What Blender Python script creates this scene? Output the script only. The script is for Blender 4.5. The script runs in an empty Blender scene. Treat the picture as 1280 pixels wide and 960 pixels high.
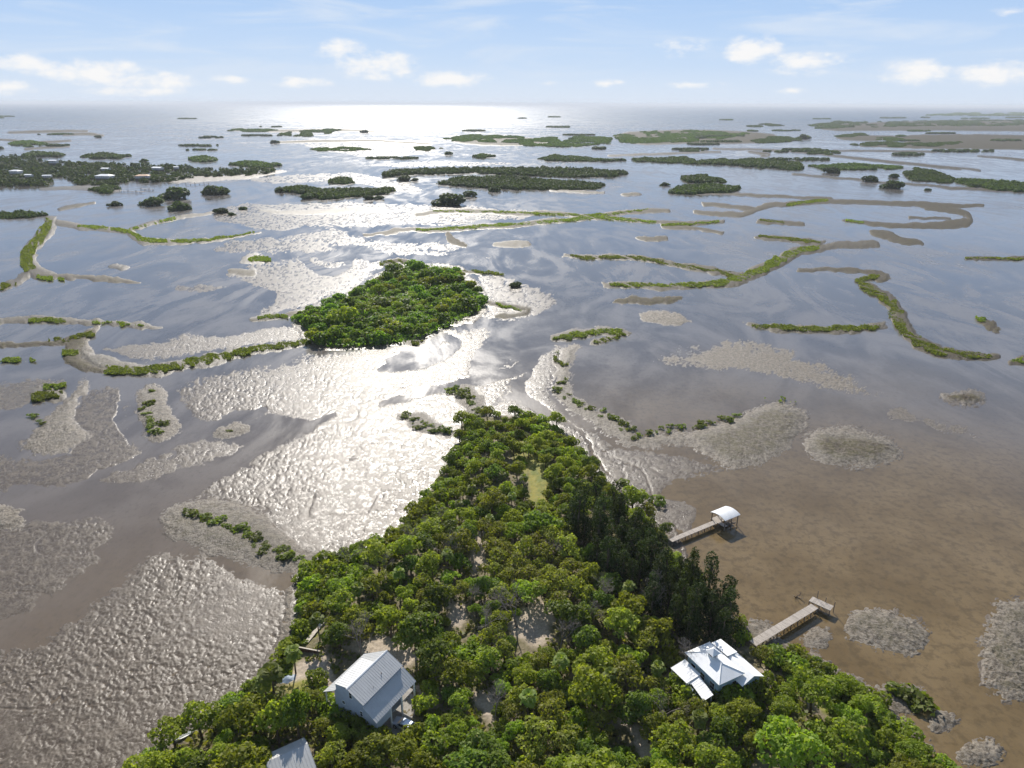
import bpy, math, random
import numpy as np
from mathutils import Vector, Matrix

random.seed(7)
RNG = np.random.default_rng(11)
C = bpy.context.scene.collection
SC = bpy.context.scene
R = math.radians

# ------------------------------------------------------------------ camera
CAM_H, FPX, PITCH, ROLL = 100.0, 889.0, R(21.52), R(0.224)
cam = bpy.data.cameras.new('camera')
cam.sensor_fit = 'HORIZONTAL'
cam.sensor_width = 36.0
cam.lens = 36.0 * FPX / 1280.0
cam.clip_start, cam.clip_end = 0.5, 200000.0
cam_o = bpy.data.objects.new('camera', cam)
C.objects.link(cam_o)
c_f = np.array([0, math.cos(PITCH), -math.sin(PITCH)])
c_u0 = np.array([0, math.sin(PITCH), math.cos(PITCH)])
c_r0 = np.array([1.0, 0, 0])
c_r = math.cos(ROLL) * c_r0 + math.sin(ROLL) * c_u0
c_u = -math.sin(ROLL) * c_r0 + math.cos(ROLL) * c_u0
m = Matrix(((c_r[0], c_u[0], -c_f[0], 0), (c_r[1], c_u[1], -c_f[1], 0), (c_r[2], c_u[2], -c_f[2], CAM_H), (0, 0, 0, 1)))
cam_o.matrix_world = m
SC.camera = cam_o

# ------------------------------------------------------------------ sky, sun, exposure
SUN_AZ, SUN_EL = R(-8.0), R(34)          # azimuth measured from +Y towards +X
sun_dir = Vector((math.sin(SUN_AZ) * math.cos(SUN_EL), math.cos(SUN_AZ) * math.cos(SUN_EL), math.sin(SUN_EL)))
SKY_STRENGTH, SUN_STRENGTH, EXPOSURE = 0.085, 4.6, 0.58
SC.view_settings.view_transform = 'Standard'
SC.view_settings.look = 'None'
SC.view_settings.gamma = 1.0
SC.view_settings.use_curve_mapping = False
SC.view_settings.exposure = EXPOSURE

def px_dir(px, py):
    px, py = np.asarray(px, float), np.asarray(py, float)
    u = (px - 640) / FPX
    v = -(py - 480) / FPX
    return c_f + u[..., None] * c_r + v[..., None] * c_u

def at(px, py, z=0.0):
    """point of the place, at height z, that the photograph shows at this pixel"""
    d = px_dir(px, py)
    t = (z - CAM_H) / d[..., 2]
    p = d * t[..., None]
    p[..., 2] = z
    return p

def to_px(P):
    P = np.asarray(P, float)
    q = P - np.array([0, 0, CAM_H])
    w = q @ c_f
    return 640 + FPX * (q @ c_r) / w, 480 - FPX * (q @ c_u) / w, w

world = bpy.data.worlds.new('World')
SC.world = world
world.use_nodes = True

def make_world():
    nt = world.node_tree
    N, L = nt.nodes, nt.links
    N.clear()
    out = N.new('ShaderNodeOutputWorld')
    bg = N.new('ShaderNodeBackground')
    sky = N.new('ShaderNodeTexSky')
    sky.sky_type = 'NISHITA'
    sky.sun_disc = False
    sky.sun_elevation = SUN_EL
    sky.sun_rotation = SUN_AZ
    sky.altitude = 100
    sky.air_density = 1.0
    sky.dust_density = 0.2
    sky.ozone_density = 2.0
    bg.inputs['Strength'].default_value = SKY_STRENGTH
    tc = N.new('ShaderNodeTexCoord')
    sep = N.new('ShaderNodeSeparateXYZ')
    L.new(tc.outputs['Generated'], sep.inputs[0])
    def math_n(op, a, b=None, c=None):
        n = N.new('ShaderNodeMath'); n.operation = op
        for i, s in enumerate((a, b, c)):
            if s is None: continue
            if isinstance(s, (int, float)): n.inputs[i].default_value = s
            else: L.new(s, n.inputs[i])
        return n.outputs[0]
    az = math_n('ARCTAN2', sep.outputs['X'], sep.outputs['Y'])
    el = math_n('ARCSINE', sep.outputs['Z'])
    comb = N.new('ShaderNodeCombineXYZ')
    L.new(az, comb.inputs[0]); L.new(el, comb.inputs[1])
    # billow noise that breaks up the cloud outlines
    mp = N.new('ShaderNodeMapping'); mp.inputs['Scale'].default_value = (30, 60, 1)
    L.new(comb.outputs[0], mp.inputs['Vector'])
    nz = N.new('ShaderNodeTexNoise'); nz.inputs['Scale'].default_value = 1.0
    nz.inputs['Detail'].default_value = 6; nz.inputs['Roughness'].default_value = 0.62
    L.new(mp.outputs[0], nz.inputs['Vector'])
    def blob_mask(lst):
        acc = None
        for (px, py, rx, ry, s) in lst:
            d = px_dir(px, py); d = d / np.linalg.norm(d)
            a0, e0 = math.atan2(d[0], d[1]), math.asin(d[2])
            sb = N.new('ShaderNodeVectorMath'); sb.operation = 'SUBTRACT'
            L.new(comb.outputs[0], sb.inputs[0]); sb.inputs[1].default_value = (a0, e0, 0)
            ml = N.new('ShaderNodeVectorMath'); ml.operation = 'MULTIPLY'
            L.new(sb.outputs[0], ml.inputs[0]); ml.inputs[1].default_value = (FPX / rx, FPX / ry, 0)
            ln = N.new('ShaderNodeVectorMath'); ln.operation = 'LENGTH'
            L.new(ml.outputs[0], ln.inputs[0])
            v = math_n('MULTIPLY_ADD', ln.outputs['Value'], -s, s)
            acc = v if acc is None else math_n('MAXIMUM', acc, v)
        return acc
    cum = [(40, 80, 45, 12, 1), (110, 90, 75, 17, 1), (190, 101, 65, 12, 1), (8, 108, 40, 10, .9), (425, 62, 45, 15, .8),
           (470, 82, 65, 20, 1), (560, 99, 70, 12, .95), (375, 103, 45, 8, .85), (180, 114, 80, 7, .75), (850, 60, 55, 14, .55),
           (940, 62, 42, 20, 1), (1005, 80, 62, 15, 1), (1150, 90, 55, 16, .9), (1235, 92, 60, 16, .95), (868, 106, 45, 6, .8),
           (760, 104, 26, 6, .8), (683, 104, 16, 5, .7), (1262, 15, 30, 6, .75), (990, 114, 26, 5, .6), (285, 100, 30, 7, .6)]
    for a in range(-170, 180, 14):                       # the rest of the sky, outside the frame
        if abs(a) < 42: continue
        e = random.uniform(2, 7)
        cum.append((0, 0, 0, 0, (a, e)))
    acc = blob_mask([c for c in cum if not isinstance(c[4], tuple)])
    for c in [c for c in cum if isinstance(c[4], tuple)][:14]:
        a, e = c[4]
        sb = N.new('ShaderNodeVectorMath'); sb.operation = 'SUBTRACT'
        L.new(comb.outputs[0], sb.inputs[0]); sb.inputs[1].default_value = (R(a), R(e), 0)
        ml = N.new('ShaderNodeVectorMath'); ml.operation = 'MULTIPLY'
        L.new(sb.outputs[0], ml.inputs[0]); ml.inputs[1].default_value = (14, 55, 0)
        ln = N.new('ShaderNodeVectorMath'); ln.operation = 'LENGTH'
        L.new(ml.outputs[0], ln.inputs[0])
        acc = math_n('MAXIMUM', acc, math_n('MULTIPLY_ADD', ln.outputs['Value'], -1.0, 1.0))
    nzc = math_n('MULTIPLY_ADD', nz.outputs['Fac'], 2.4, -1.15)
    dens = math_n('ADD', math_n('MINIMUM', acc, .8), nzc)
    mr = N.new('ShaderNodeMapRange'); mr.interpolation_type = 'SMOOTHSTEP'
    L.new(dens, mr.inputs[0]); mr.inputs[1].default_value = 0.08; mr.inputs[2].default_value = 1.0
    gate = N.new('ShaderNodeMapRange'); gate.interpolation_type = 'SMOOTHSTEP'
    L.new(acc, gate.inputs[0]); gate.inputs[1].default_value = 0.0; gate.inputs[2].default_value = 0.35
    cmask = math_n('MULTIPLY', mr.outputs[0], gate.outputs[0])
    # thin high cirrus streaks
    mp2 = N.new('ShaderNodeMapping'); mp2.inputs['Scale'].default_value = (5, 34, 1); mp2.inputs['Rotation'].default_value = (0, 0, R(9))
    L.new(comb.outputs[0], mp2.inputs['Vector'])
    nz2 = N.new('ShaderNodeTexNoise'); nz2.inputs['Scale'].default_value = 1.0
    nz2.inputs['Detail'].default_value = 5; nz2.inputs['Roughness'].default_value = 0.6; nz2.inputs['Distortion'].default_value = .8
    L.new(mp2.outputs[0], nz2.inputs['Vector'])
    mr2 = N.new('ShaderNodeMapRange'); mr2.interpolation_type = 'SMOOTHSTEP'
    L.new(nz2.outputs['Fac'], mr2.inputs[0]); mr2.inputs[1].default_value = 0.44; mr2.inputs[2].default_value = 0.74
    cir = math_n('MULTIPLY', mr2.outputs[0], 0.75)
    # sky tint: cooler and less glaring close to the horizon
    gr = N.new('ShaderNodeValToRGB'); gr.color_ramp.interpolation = 'B_SPLINE'
    L.new(math_n('MULTIPLY', el, 1 / R(30)), gr.inputs[0])
    for i, (e, c) in enumerate(LOW_SKY):
        s = gr.color_ramp.elements[i] if i < 2 else gr.color_ramp.elements.new(e / 30)
        s.position = e / 30; s.color = (*[v / 10 for v in c], 1)
    sc = N.new('ShaderNodeVectorMath'); sc.operation = 'SCALE'; sc.inputs['Scale'].default_value = 10
    L.new(gr.outputs[0], sc.inputs[0])
    up = N.new('ShaderNodeMapRange'); up.interpolation_type = 'SMOOTHSTEP'
    L.new(el, up.inputs[0]); up.inputs[1].default_value = R(10); up.inputs[2].default_value = R(32)
    up.inputs[3].default_value = .06; up.inputs[4].default_value = 1.0
    tint = N.new('ShaderNodeMix'); tint.data_type = 'RGBA'
    L.new(up.outputs[0], tint.inputs['Factor']); L.new(sc.outputs[0], tint.inputs['A']); L.new(sky.outputs[0], tint.inputs['B'])
    m1 = N.new('ShaderNodeMix'); m1.data_type = 'RGBA'
    L.new(cir, m1.inputs['Factor']); L.new(tint.outputs['Result'], m1.inputs['A']); m1.inputs['B'].default_value = CIRRUS
    m2 = N.new('ShaderNodeMix'); m2.data_type = 'RGBA'
    L.new(math_n('MULTIPLY', cmask, .92), m2.inputs['Factor']); L.new(m1.outputs['Result'], m2.inputs['A']); m2.inputs['B'].default_value = CLOUD
    L.new(m2.outputs['Result'], bg.inputs['Color'])
    L.new(bg.outputs[0], out.inputs['Surface'])

LOW_SKY = [(0, (5.3, 6.1, 7.3)), (30, (1.4, 2.8, 5.2)), (2.5, (4.5, 5.6, 7.3)), (8.5, (2.7, 4.3, 7.0)), (15, (1.9, 3.5, 6.2))]   # clear blue air low over the sea: (elevation, colour)
CIRRUS = (5.6, 6.3, 7.3, 1)
CLOUD = (7.7, 7.6, 7.5, 1)
make_world()
sl = bpy.data.lights.new('sun', 'SUN')
sl.energy = SUN_STRENGTH
sl.angle = R(0.5)
sl.color = (1.0, 0.94, 0.85)
so = bpy.data.objects.new('sun', sl)
so.rotation_euler = (-sun_dir).to_track_quat('-Z', 'Y').to_euler()
so.location = (0, 0, 300)
C.objects.link(so)

SC.render.engine = 'CYCLES'
cy = SC.cycles
cy.use_denoising = True
cy.max_bounces = 6; cy.diffuse_bounces = 3; cy.glossy_bounces = 2; cy.transmission_bounces = 3
cy.transparent_max_bounces = 6; cy.volume_bounces = 0
cy.sample_clamp_indirect = 6; cy.sample_clamp_direct = 12
cy.caustics_reflective = False; cy.caustics_refractive = False
cy.use_adaptive_sampling = True; cy.adaptive_threshold = 0.02

# ------------------------------------------------------------------ helpers
def tag(o, label=None, cat=None, group=None, kind=None):
    if label: o['label'] = label
    if cat: o['category'] = cat
    if group: o['group'] = group
    if kind: o['kind'] = kind
    return o

def empty(name, loc=(0, 0, 0), rz=0.0):
    o = bpy.data.objects.new(name, None)
    o.empty_display_size = 0.5
    o.location = tuple(float(c) for c in loc)
    o.rotation_euler = (0, 0, rz)
    C.objects.link(o)
    return o

def mesh_np(name, V, F, smooth=False):
    """fast mesh from arrays (F: (n,3) or (n,4))"""
    V = np.asarray(V, np.float32); F = np.asarray(F, np.int32)
    me = bpy.data.meshes.new(name)
    k = F.shape[1]
    me.vertices.add(len(V)); me.vertices.foreach_set('co', V.ravel())
    me.loops.add(F.size); me.loops.foreach_set('vertex_index', F.ravel())
    me.polygons.add(len(F))
    me.polygons.foreach_set('loop_start', np.arange(0, F.size, k, dtype=np.int32))
    me.polygons.foreach_set('loop_total', np.full(len(F), k, np.int32))
    me.polygons.foreach_set('use_smooth', np.full(len(F), smooth, bool))
    me.update(calc_edges=True)
    return me

def link(name, me, mat=None, parent=None, loc=None):
    o = bpy.data.objects.new(name, me)
    C.objects.link(o)
    if mat is not None:
        for mm in (mat if isinstance(mat, (list, tuple)) else [mat]):
            me.materials.append(mm)
    if parent is not None: o.parent = parent
    if loc is not None: o.location = tuple(float(c) for c in loc)
    return o

class MB:
    """collects boxes, bars, tubes and polygons; build() links them as ONE mesh"""
    def __init__(s): s.v, s.f = [], []
    def poly(s, pts, faces):
        n = len(s.v); s.v += [tuple(map(float, p)) for p in pts]; s.f += [tuple(i + n for i in q) for q in faces]
        return s
    def box(s, x0, x1, y0, y1, z0, z1):
        return s.poly([(x0, y0, z0), (x1, y0, z0), (x1, y1, z0), (x0, y1, z0), (x0, y0, z1), (x1, y0, z1), (x1, y1, z1), (x0, y1, z1)],
                      [(3, 2, 1, 0), (4, 5, 6, 7), (0, 1, 5, 4), (1, 2, 6, 5), (2, 3, 7, 6), (3, 0, 4, 7)])
    def slab(s, quad, t):
        """a plate: quad of 3-D points given anticlockwise from above, thickness t downward along its normal"""
        q = [Vector(p) for p in quad]
        n = (q[1] - q[0]).cross(q[2] - q[0]).normalized()
        lo = [p - n * t for p in q]; k = len(q)
        fs = [tuple(range(k)), tuple(range(2 * k - 1, k - 1, -1))]
        fs += [(i, k + i, k + (i + 1) % k, (i + 1) % k) for i in range(k)]
        return s.poly(q + lo, fs)
    def tube(s, p0, p1, r0, r1=None, n=8, caps=True):
        r1 = r0 if r1 is None else r1
        p0, p1 = Vector(p0), Vector(p1)
        d = (p1 - p0)
        if d.length < 1e-6: return s
        d.normalize()
        a = d.orthogonal().normalized(); b = d.cross(a)
        ring = []
        for p, r in ((p0, r0), (p1, r1)):
            for i in range(n):
                t = 2 * math.pi * i / n
                ring.append(p + a * (math.cos(t) * r) + b * (math.sin(t) * r))
        fs = [(i, (i + 1) % n, n + (i + 1) % n, n + i) for i in range(n)]
        if caps: fs += [tuple(range(n - 1, -1, -1)), tuple(range(n, 2 * n))]
        return s.poly(ring, fs)
    def seams(s, quad, step, h, w):
        """raised standing seams running from edge 0-3 ... down the slope (edge 0->1 is the eave direction)"""
        q = [Vector(p) for p in quad]
        n = (q[1] - q[0]).cross(q[2] - q[0]).normalized()
        L0 = (q[1] - q[0]).length
        k = max(2, int(L0 / step))
        for i in range(k + 1):
            t = i / k
            a = q[0].lerp(q[1], t); b = q[3].lerp(q[2], t)
            e = (q[1] - q[0]).normalized() * w * .5
            s.slab([a - e + n * h, a + e + n * h, b + e + n * h, b - e + n * h], h * .9)
        return s
    def build(s, name, mat, parent=None, loc=None, smooth=False, bevel=0):
        me = bpy.data.meshes.new(name)
        me.from_pydata(s.v, [], s.f); me.update()
        if smooth:
            me.polygons.foreach_set('use_smooth', [True] * len(me.polygons))
        o = link(name, me, mat, parent, loc)
        if bevel:
            md = o.modifiers.new('bevel', 'BEVEL'); md.width = bevel; md.segments = 2; md.limit_method = 'ANGLE'
        return o

def copy_tree(o, parent=None):
    c = o.copy(); C.objects.link(c)
    if parent is not None: c.parent = parent
    for ch in list(o.children): copy_tree(ch, c)
    return c

# ------------------------------------------------------------------ noise and polygon distance
def _hash(ix, iy, seed):
    h = (ix.astype(np.int64) * 374761393 + iy.astype(np.int64) * 668265263 + seed * 2147483647 + 1013904223)
    h = (h ^ (h >> 13)) * 1274126177 & 0x7fffffff
    h = (h ^ (h >> 16)) * 668265263 & 0x7fffffff
    return ((h ^ (h >> 15)) & 0xffff) / 65535.0

def vnoise(x, y, seed=0):
    ix, iy = np.floor(x), np.floor(y)
    fx, fy = x - ix, y - iy
    fx = fx * fx * fx * (fx * (fx * 6 - 15) + 10); fy = fy * fy * fy * (fy * (fy * 6 - 15) + 10)
    a, b = _hash(ix, iy, seed), _hash(ix + 1, iy, seed)
    c, d = _hash(ix, iy + 1, seed), _hash(ix + 1, iy + 1, seed)
    return (a + (b - a) * fx + (c - a) * fy + (a - b - c + d) * fx * fy) * 2 - 1

def fbm(x, y, seed=0, n=4):
    s, a = 0, 1.0
    for i in range(n):
        s = s + a * vnoise(x * 2 ** i + 17.3 * i, y * 2 ** i - 9.1 * i, seed + i); a *= .5
    return s / 1.9

def sstep(a, b, x):
    t = np.clip((x - a) / (b - a), 0, 1)
    return t * t * (3 - 2 * t)

def sdf(poly, X, Y, margin=30, closed=True):
    """signed distance, positive inside; far outside = -margin"""
    P = np.asarray(poly, float)
    out = np.full(X.shape, -float(margin))
    m = (X > P[:, 0].min() - margin) & (X < P[:, 0].max() + margin) & (Y > P[:, 1].min() - margin) & (Y < P[:, 1].max() + margin)
    x, y = X[m], Y[m]
    if x.size == 0: return out
    d2 = np.full(x.shape, 1e18); ins = np.zeros(x.shape, bool)
    n = len(P)
    for i in range(n if closed else n - 1):
        ax, ay = P[i]; bx, by = P[(i + 1) % n]
        ex, ey = bx - ax, by - ay
        l2 = ex * ex + ey * ey + 1e-9
        t = np.clip(((x - ax) * ex + (y - ay) * ey) / l2, 0, 1)
        d2 = np.minimum(d2, (x - ax - t * ex) ** 2 + (y - ay - t * ey) ** 2)
        if closed:
            c = (ay > y) != (by > y)
            with np.errstate(divide='ignore', invalid='ignore'):
                ins ^= c & (x < ex * (y - ay) / (ey if ey != 0 else 1e-9) + ax)
    d = np.sqrt(d2)
    out[m] = np.where(ins, d, -d) if closed else -d
    return np.maximum(out, -margin)

def smooth_poly(P, it=2, closed=True):
    P = np.asarray(P, float)
    for _ in range(it):
        Q = np.roll(P, -1, 0) if closed else P[1:]
        A = P if closed else P[:-1]
        N = np.empty((2 * len(A), P.shape[1])); N[0::2] = .75 * A + .25 * Q; N[1::2] = .25 * A + .75 * Q
        if not closed: N = np.vstack([P[:1], N, P[-1:]])
        P = N
    return P

def strip_poly(pl):
    """polyline of (x, y, halfwidth) -> closed outline"""
    P = smooth_poly(np.asarray(pl, float), 2, False)
    T = np.gradient(P[:, :2], axis=0); T /= np.linalg.norm(T, axis=1)[:, None] + 1e-9
    N = np.stack([-T[:, 1], T[:, 0]], 1)
    return np.vstack([P[:, :2] + N * P[:, 2:], (P[:, :2] - N * P[:, 2:])[::-1]])

def ell(cx, cy, rx, ry, a=0, n=20):
    t = np.linspace(0, 2 * np.pi, n, endpoint=False)
    x, y = rx * np.cos(t), ry * np.sin(t)
    ca, sa = math.cos(R(a)), math.sin(R(a))
    return np.stack([cx + x * ca - y * sa, cy + x * sa + y * ca], 1)
# ------------------------------------------------------------------ materials
M = {}
class NT:
    def __init__(s, name):
        s.m = bpy.data.materials.new(name); s.m.use_nodes = True
        s.t = s.m.node_tree; s.N = s.t.nodes; s.L = s.t.links; s.N.clear()
        s.out = s.N.new('ShaderNodeOutputMaterial')
        M[name] = s.m
    def n(s, kind, **kw):
        x = s.N.new('ShaderNode' + kind)
        for k, v in kw.items():
            if k.startswith('i_'):
                key = k[2:]
                key = int(key) if key.isdigit() else key.replace('_', ' ')
                s.set(x.inputs[key], v)
            else: setattr(x, k, v)
        return x
    def set(s, inp, v):
        if hasattr(v, 'is_output') or hasattr(v, 'links'): s.L.new(v, inp)
        else: inp.default_value = v
    def mix(s, f, a, b, blend='MIX'):
        x = s.N.new('ShaderNodeMix'); x.data_type = 'RGBA'; x.blend_type = blend
        s.set(x.inputs['Factor'], f)
        s.set(x.inputs['A'], a if not isinstance(a, tuple) or len(a) == 4 else a + (1,))
        s.set(x.inputs['B'], b if not isinstance(b, tuple) or len(b) == 4 else b + (1,))
        return x.outputs['Result']
    def m_(s, op, a, b=None, c=None, clamp=False):
        x = s.N.new('ShaderNodeMath'); x.operation = op; x.use_clamp = clamp
        for i, v in enumerate((a, b, c)):
            if v is not None: s.set(x.inputs[i], v)
        return x.outputs[0]
    def ramp(s, v, lo, hi, a=0.0, b=1.0):
        x = s.N.new('ShaderNodeMapRange'); x.interpolation_type = 'SMOOTHSTEP'
        s.set(x.inputs[0], v); x.inputs[1].default_value = lo; x.inputs[2].default_value = hi
        x.inputs[3].default_value = a; x.inputs[4].default_value = b
        return x.outputs[0]
    def noise(s, vec, scale, detail=3, rough=.55, dist=0.0):
        x = s.n('TexNoise'); s.L.new(vec, x.inputs['Vector'])
        x.inputs['Scale'].default_value = scale; x.inputs['Detail'].default_value = detail
        x.inputs['Roughness'].default_value = rough; x.inputs['Distortion'].default_value = dist
        return x.outputs['Fac']
    def pos(s): return s.n('NewGeometry').outputs['Position']
    def obj(s): return s.n('TexCoord').outputs['Object']
    def scaled(s, vec, sc):
        x = s.n('Mapping'); s.L.new(vec, x.inputs['Vector']); x.inputs['Scale'].default_value = sc
        return x.outputs[0]
    def bsdf(s, **kw):
        b = s.n('BsdfPrincipled')
        for k, v in kw.items():
            s.set(b.inputs[k.replace('_', ' ')], v if not (isinstance(v, tuple) and len(v) == 3) else v + (1,))
        s.L.new(b.outputs[0], s.out.inputs['Surface'])
        return b

def mat_mud():
    t = NT('mud'); p = t.pos()
    g1 = t.n('Attribute', attribute_name='ground_kind'); s1 = t.n('SeparateColor'); t.L.new(g1.outputs['Color'], s1.inputs[0])
    g2 = t.n('Attribute', attribute_name='ground_kind2'); s2 = t.n('SeparateColor'); t.L.new(g2.outputs['Color'], s2.inputs[0])
    oys, alg, land, sand = s1.outputs[0], s1.outputs[1], s1.outputs[2], g1.outputs['Alpha']
    grass = s2.outputs[0]
    big = t.noise(p, .018, 4); mid = t.noise(p, .35, 4, .6); fine = t.noise(p, 2.2, 4, .65); vf = t.noise(p, 7.0, 2)
    lump = t.ramp(t.m_('ADD', g2.outputs['Alpha'], t.m_('MULTIPLY_ADD', fine, .7, -.35)), .36, .66)
    crest = s2.outputs[2]
    mud = t.mix(t.ramp(big, .35, .65), MUD_A, MUD_B)
    mud = t.mix(t.m_('MULTIPLY', lump, .85), mud, t.mix(t.ramp(mid, .35, .65), (.070, .054, .039), (.135, .110, .084)))
    grain = t.noise(p, .85, 6, .82)
    shell = t.mix(t.ramp(grain, .42, .58), (.060, .047, .033), (.27, .23, .18))
    shell = t.mix(t.m_('MULTIPLY', t.ramp(fine, .45, .62), .55), shell, (.33, .30, .25))
    shell = t.mix(t.m_('MULTIPLY', t.ramp(mid, .4, .7), .4), shell, (.13, .105, .075))
    c = t.mix(t.m_('MULTIPLY', oys, t.ramp(mid, .1, .4), clamp=True), mud, shell)
    algc = t.mix(t.ramp(mid, .35, .65), (.060, .048, .034), (.085, .078, .036))
    af = t.m_('MULTIPLY', alg, t.ramp(grain, .40, .62, 1.0, .4), clamp=True)
    c = t.mix(af, c, algc)
    soil = t.mix(t.ramp(mid, .35, .62), (.20, .165, .115), (.115, .105, .05))
    soil = t.mix(t.ramp(fine, .5, .72), soil, (.26, .21, .12))
    sandc = t.mix(t.ramp(fine, .3, .7), (.33, .27, .205), (.45, .38, .30))
    soil = t.mix(t.m_('MULTIPLY', sand, t.ramp(mid, .2, .45), clamp=True), soil, sandc)
    grc = t.mix(t.ramp(mid, .3, .7), (.13, .16, .035), (.30, .26, .07))
    soil = t.mix(t.m_('MULTIPLY', grass, .95), soil, grc)
    c = t.mix(land, c, soil)
    dry = t.m_('MAXIMUM', t.m_('MULTIPLY', oys, .7), t.m_('MAXIMUM', alg, land))
    dry = t.m_('MAXIMUM', dry, t.m_('MULTIPLY', lump, .42))
    ro = t.m_('MULTIPLY_ADD', dry, .45, t.ramp(mid, .3, .7, .14, .23))
    b1 = t.n('Bump', i_Strength=1.0, i_Distance=.05); t.L.new(t.m_('MULTIPLY', t.m_('MULTIPLY_ADD', grain, 1.2, fine), t.m_('MULTIPLY_ADD', t.m_('MAXIMUM', oys, alg), 4.0, 1.0)), b1.inputs['Height'])
    bs = t.bsdf(Base_Color=c, Roughness=ro, IOR=1.4, Normal=b1.outputs[0])
    t.set(bs.inputs['Specular IOR Level'], t.m_('SUBTRACT', .30, t.m_('MULTIPLY', dry, .24)))

MUD_A, MUD_B = (.078, .058, .041), (.112, .087, .064)
def mat_water():
    t = NT('water'); p = t.pos()
    big = t.noise(t.scaled(p, (.006, .006, 1)), 1.0, 4, .55, .6)
    mid = t.noise(p, .05, 4, .6)
    st = t.noise(t.scaled(p, (.9, .5, 1)), 1.0, 3, .6)
    ch = t.noise(t.scaled(p, (.16, .10, 1)), 1.0, 4, .6)
    sep = t.n('SeparateXYZ'); t.L.new(p, sep.inputs[0])
    # the right-hand bay is shallow over golden mud and seagrass; the channels are deeper and greyer
    bay = t.n('VectorMath', operation='SUBTRACT'); t.L.new(p, bay.inputs[0]); bay.inputs[1].default_value = (78, 88, 0)
    bl = t.n('VectorMath', operation='LENGTH'); t.L.new(bay.outputs[0], bl.inputs[0])
    shallow = t.ramp(t.m_('ADD', bl.outputs['Value'], t.m_('MULTIPLY', t.noise(p, .02, 4), 90)), 70, 285, 1.0, 0.0)
    flow = t.noise(t.scaled(p, (.022, .009, 1)), 1.0, 5, .58, 3.0)
    flow2 = t.noise(t.scaled(p, (.06, .022, 1)), 1.0, 4, .6, 1.4)
    film = t.ramp(t.m_('ADD', flow, t.m_('MULTIPLY_ADD', flow2, .35, -.175)), .36, .64)
    deep = t.mix(film, (.098, .086, .078), (.168, .150, .136))
    deep = t.mix(t.m_('MULTIPLY', t.ramp(mid, .35, .7), .35), deep, (.13, .115, .105))
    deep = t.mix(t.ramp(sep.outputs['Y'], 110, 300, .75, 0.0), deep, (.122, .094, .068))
    gold = t.mix(t.ramp(mid, .3, .7), (.118, .079, .032), (.175, .123, .058))
    gold = t.mix(t.m_('MULTIPLY', t.ramp(t.noise(p, .45, 5, .65), .46, .64), .55), gold, (.075, .052, .022))
    c = t.mix(shallow, deep, gold)
    c = t.mix(t.m_('MULTIPLY', t.ramp(st, .5, .75), .3), c, (.06, .048, .028))
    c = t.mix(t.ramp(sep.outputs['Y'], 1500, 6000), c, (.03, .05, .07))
    ro = t.m_('ADD', t.m_('MULTIPLY_ADD', film, .12, t.ramp(big, .3, .7, .06, .16)), t.ramp(sep.outputs['Y'], 700, 5000, 0, .16))
    bm = t.n('Bump', i_Strength=.5, i_Distance=.05); t.L.new(t.m_('ADD', st, t.m_('MULTIPLY', ch, 1.5)), bm.inputs['Height'])
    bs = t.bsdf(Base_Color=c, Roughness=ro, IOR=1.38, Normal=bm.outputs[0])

def mat_leaf(name, a, b, trans=.45, hue=.014, spec=.18):
    t = NT(name)
    ge = t.n('NewGeometry'); oi = t.n('ObjectInfo')
    r = ge.outputs['Random Per Island']
    c = t.mix(r, a, b)
    c = t.mix(t.m_('MULTIPLY', t.ramp(r, .90, .98), .5), c, tuple(min(.42, 1.5 * x + .03) for x in b))
    nz = t.noise(t.pos(), .22, 3)
    c = t.mix(t.m_('MULTIPLY', t.ramp(nz, .35, .7), .55), c, tuple(.8 * x for x in a))
    hs = t.n('HueSaturation'); t.L.new(c, hs.inputs['Color'])
    t.L.new(t.m_('MULTIPLY_ADD', oi.outputs['Random'], hue * 2, .5 - hue), hs.inputs['Hue'])
    t.L.new(t.m_('MULTIPLY_ADD', oi.outputs['Random'], .62, .68), hs.inputs['Value'])
    d = t.n('BsdfPrincipled'); t.L.new(hs.outputs[0], d.inputs['Base Color'])
    d.inputs['Roughness'].default_value = .55; d.inputs['Specular IOR Level'].default_value = spec
    tr = t.n('BsdfTranslucent')
    tc = t.mix(1.0, hs.outputs[0], (1.45, 1.5, .48), 'MULTIPLY'); t.L.new(tc, tr.inputs['Color'])
    mx = t.n('MixShader'); mx.inputs[0].default_value = trans
    t.L.new(d.outputs[0], mx.inputs[1]); t.L.new(tr.outputs[0], mx.inputs[2])
    t.L.new(mx.outputs[0], t.out.inputs['Surface'])

def mat_plain(name, col, rough=.6, var=.15, scale=3.0, metal=0.0, spec=.5, bump=0.0):
    t = NT(name); p = t.obj()
    f = t.noise(p, scale, 4, .6)
    c = t.mix(t.ramp(f, .3, .7), tuple(x * (1 - var) for x in col), tuple(min(1, x * (1 + var)) for x in col))
    f2 = t.noise(p, scale * .25, 3)
    c = t.mix(t.m_('MULTIPLY', t.ramp(f2, .55, .75), .3), c, tuple(x * .7 for x in col))
    kw = dict(Base_Color=c, Roughness=rough, Metallic=metal)
    if bump:
        b = t.n('Bump', i_Strength=bump, i_Distance=.02); t.L.new(f, b.inputs['Height']); kw['Normal'] = b.outputs[0]
    bs = t.bsdf(**kw); bs.inputs['Specular IOR Level'].default_value = spec

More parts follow.
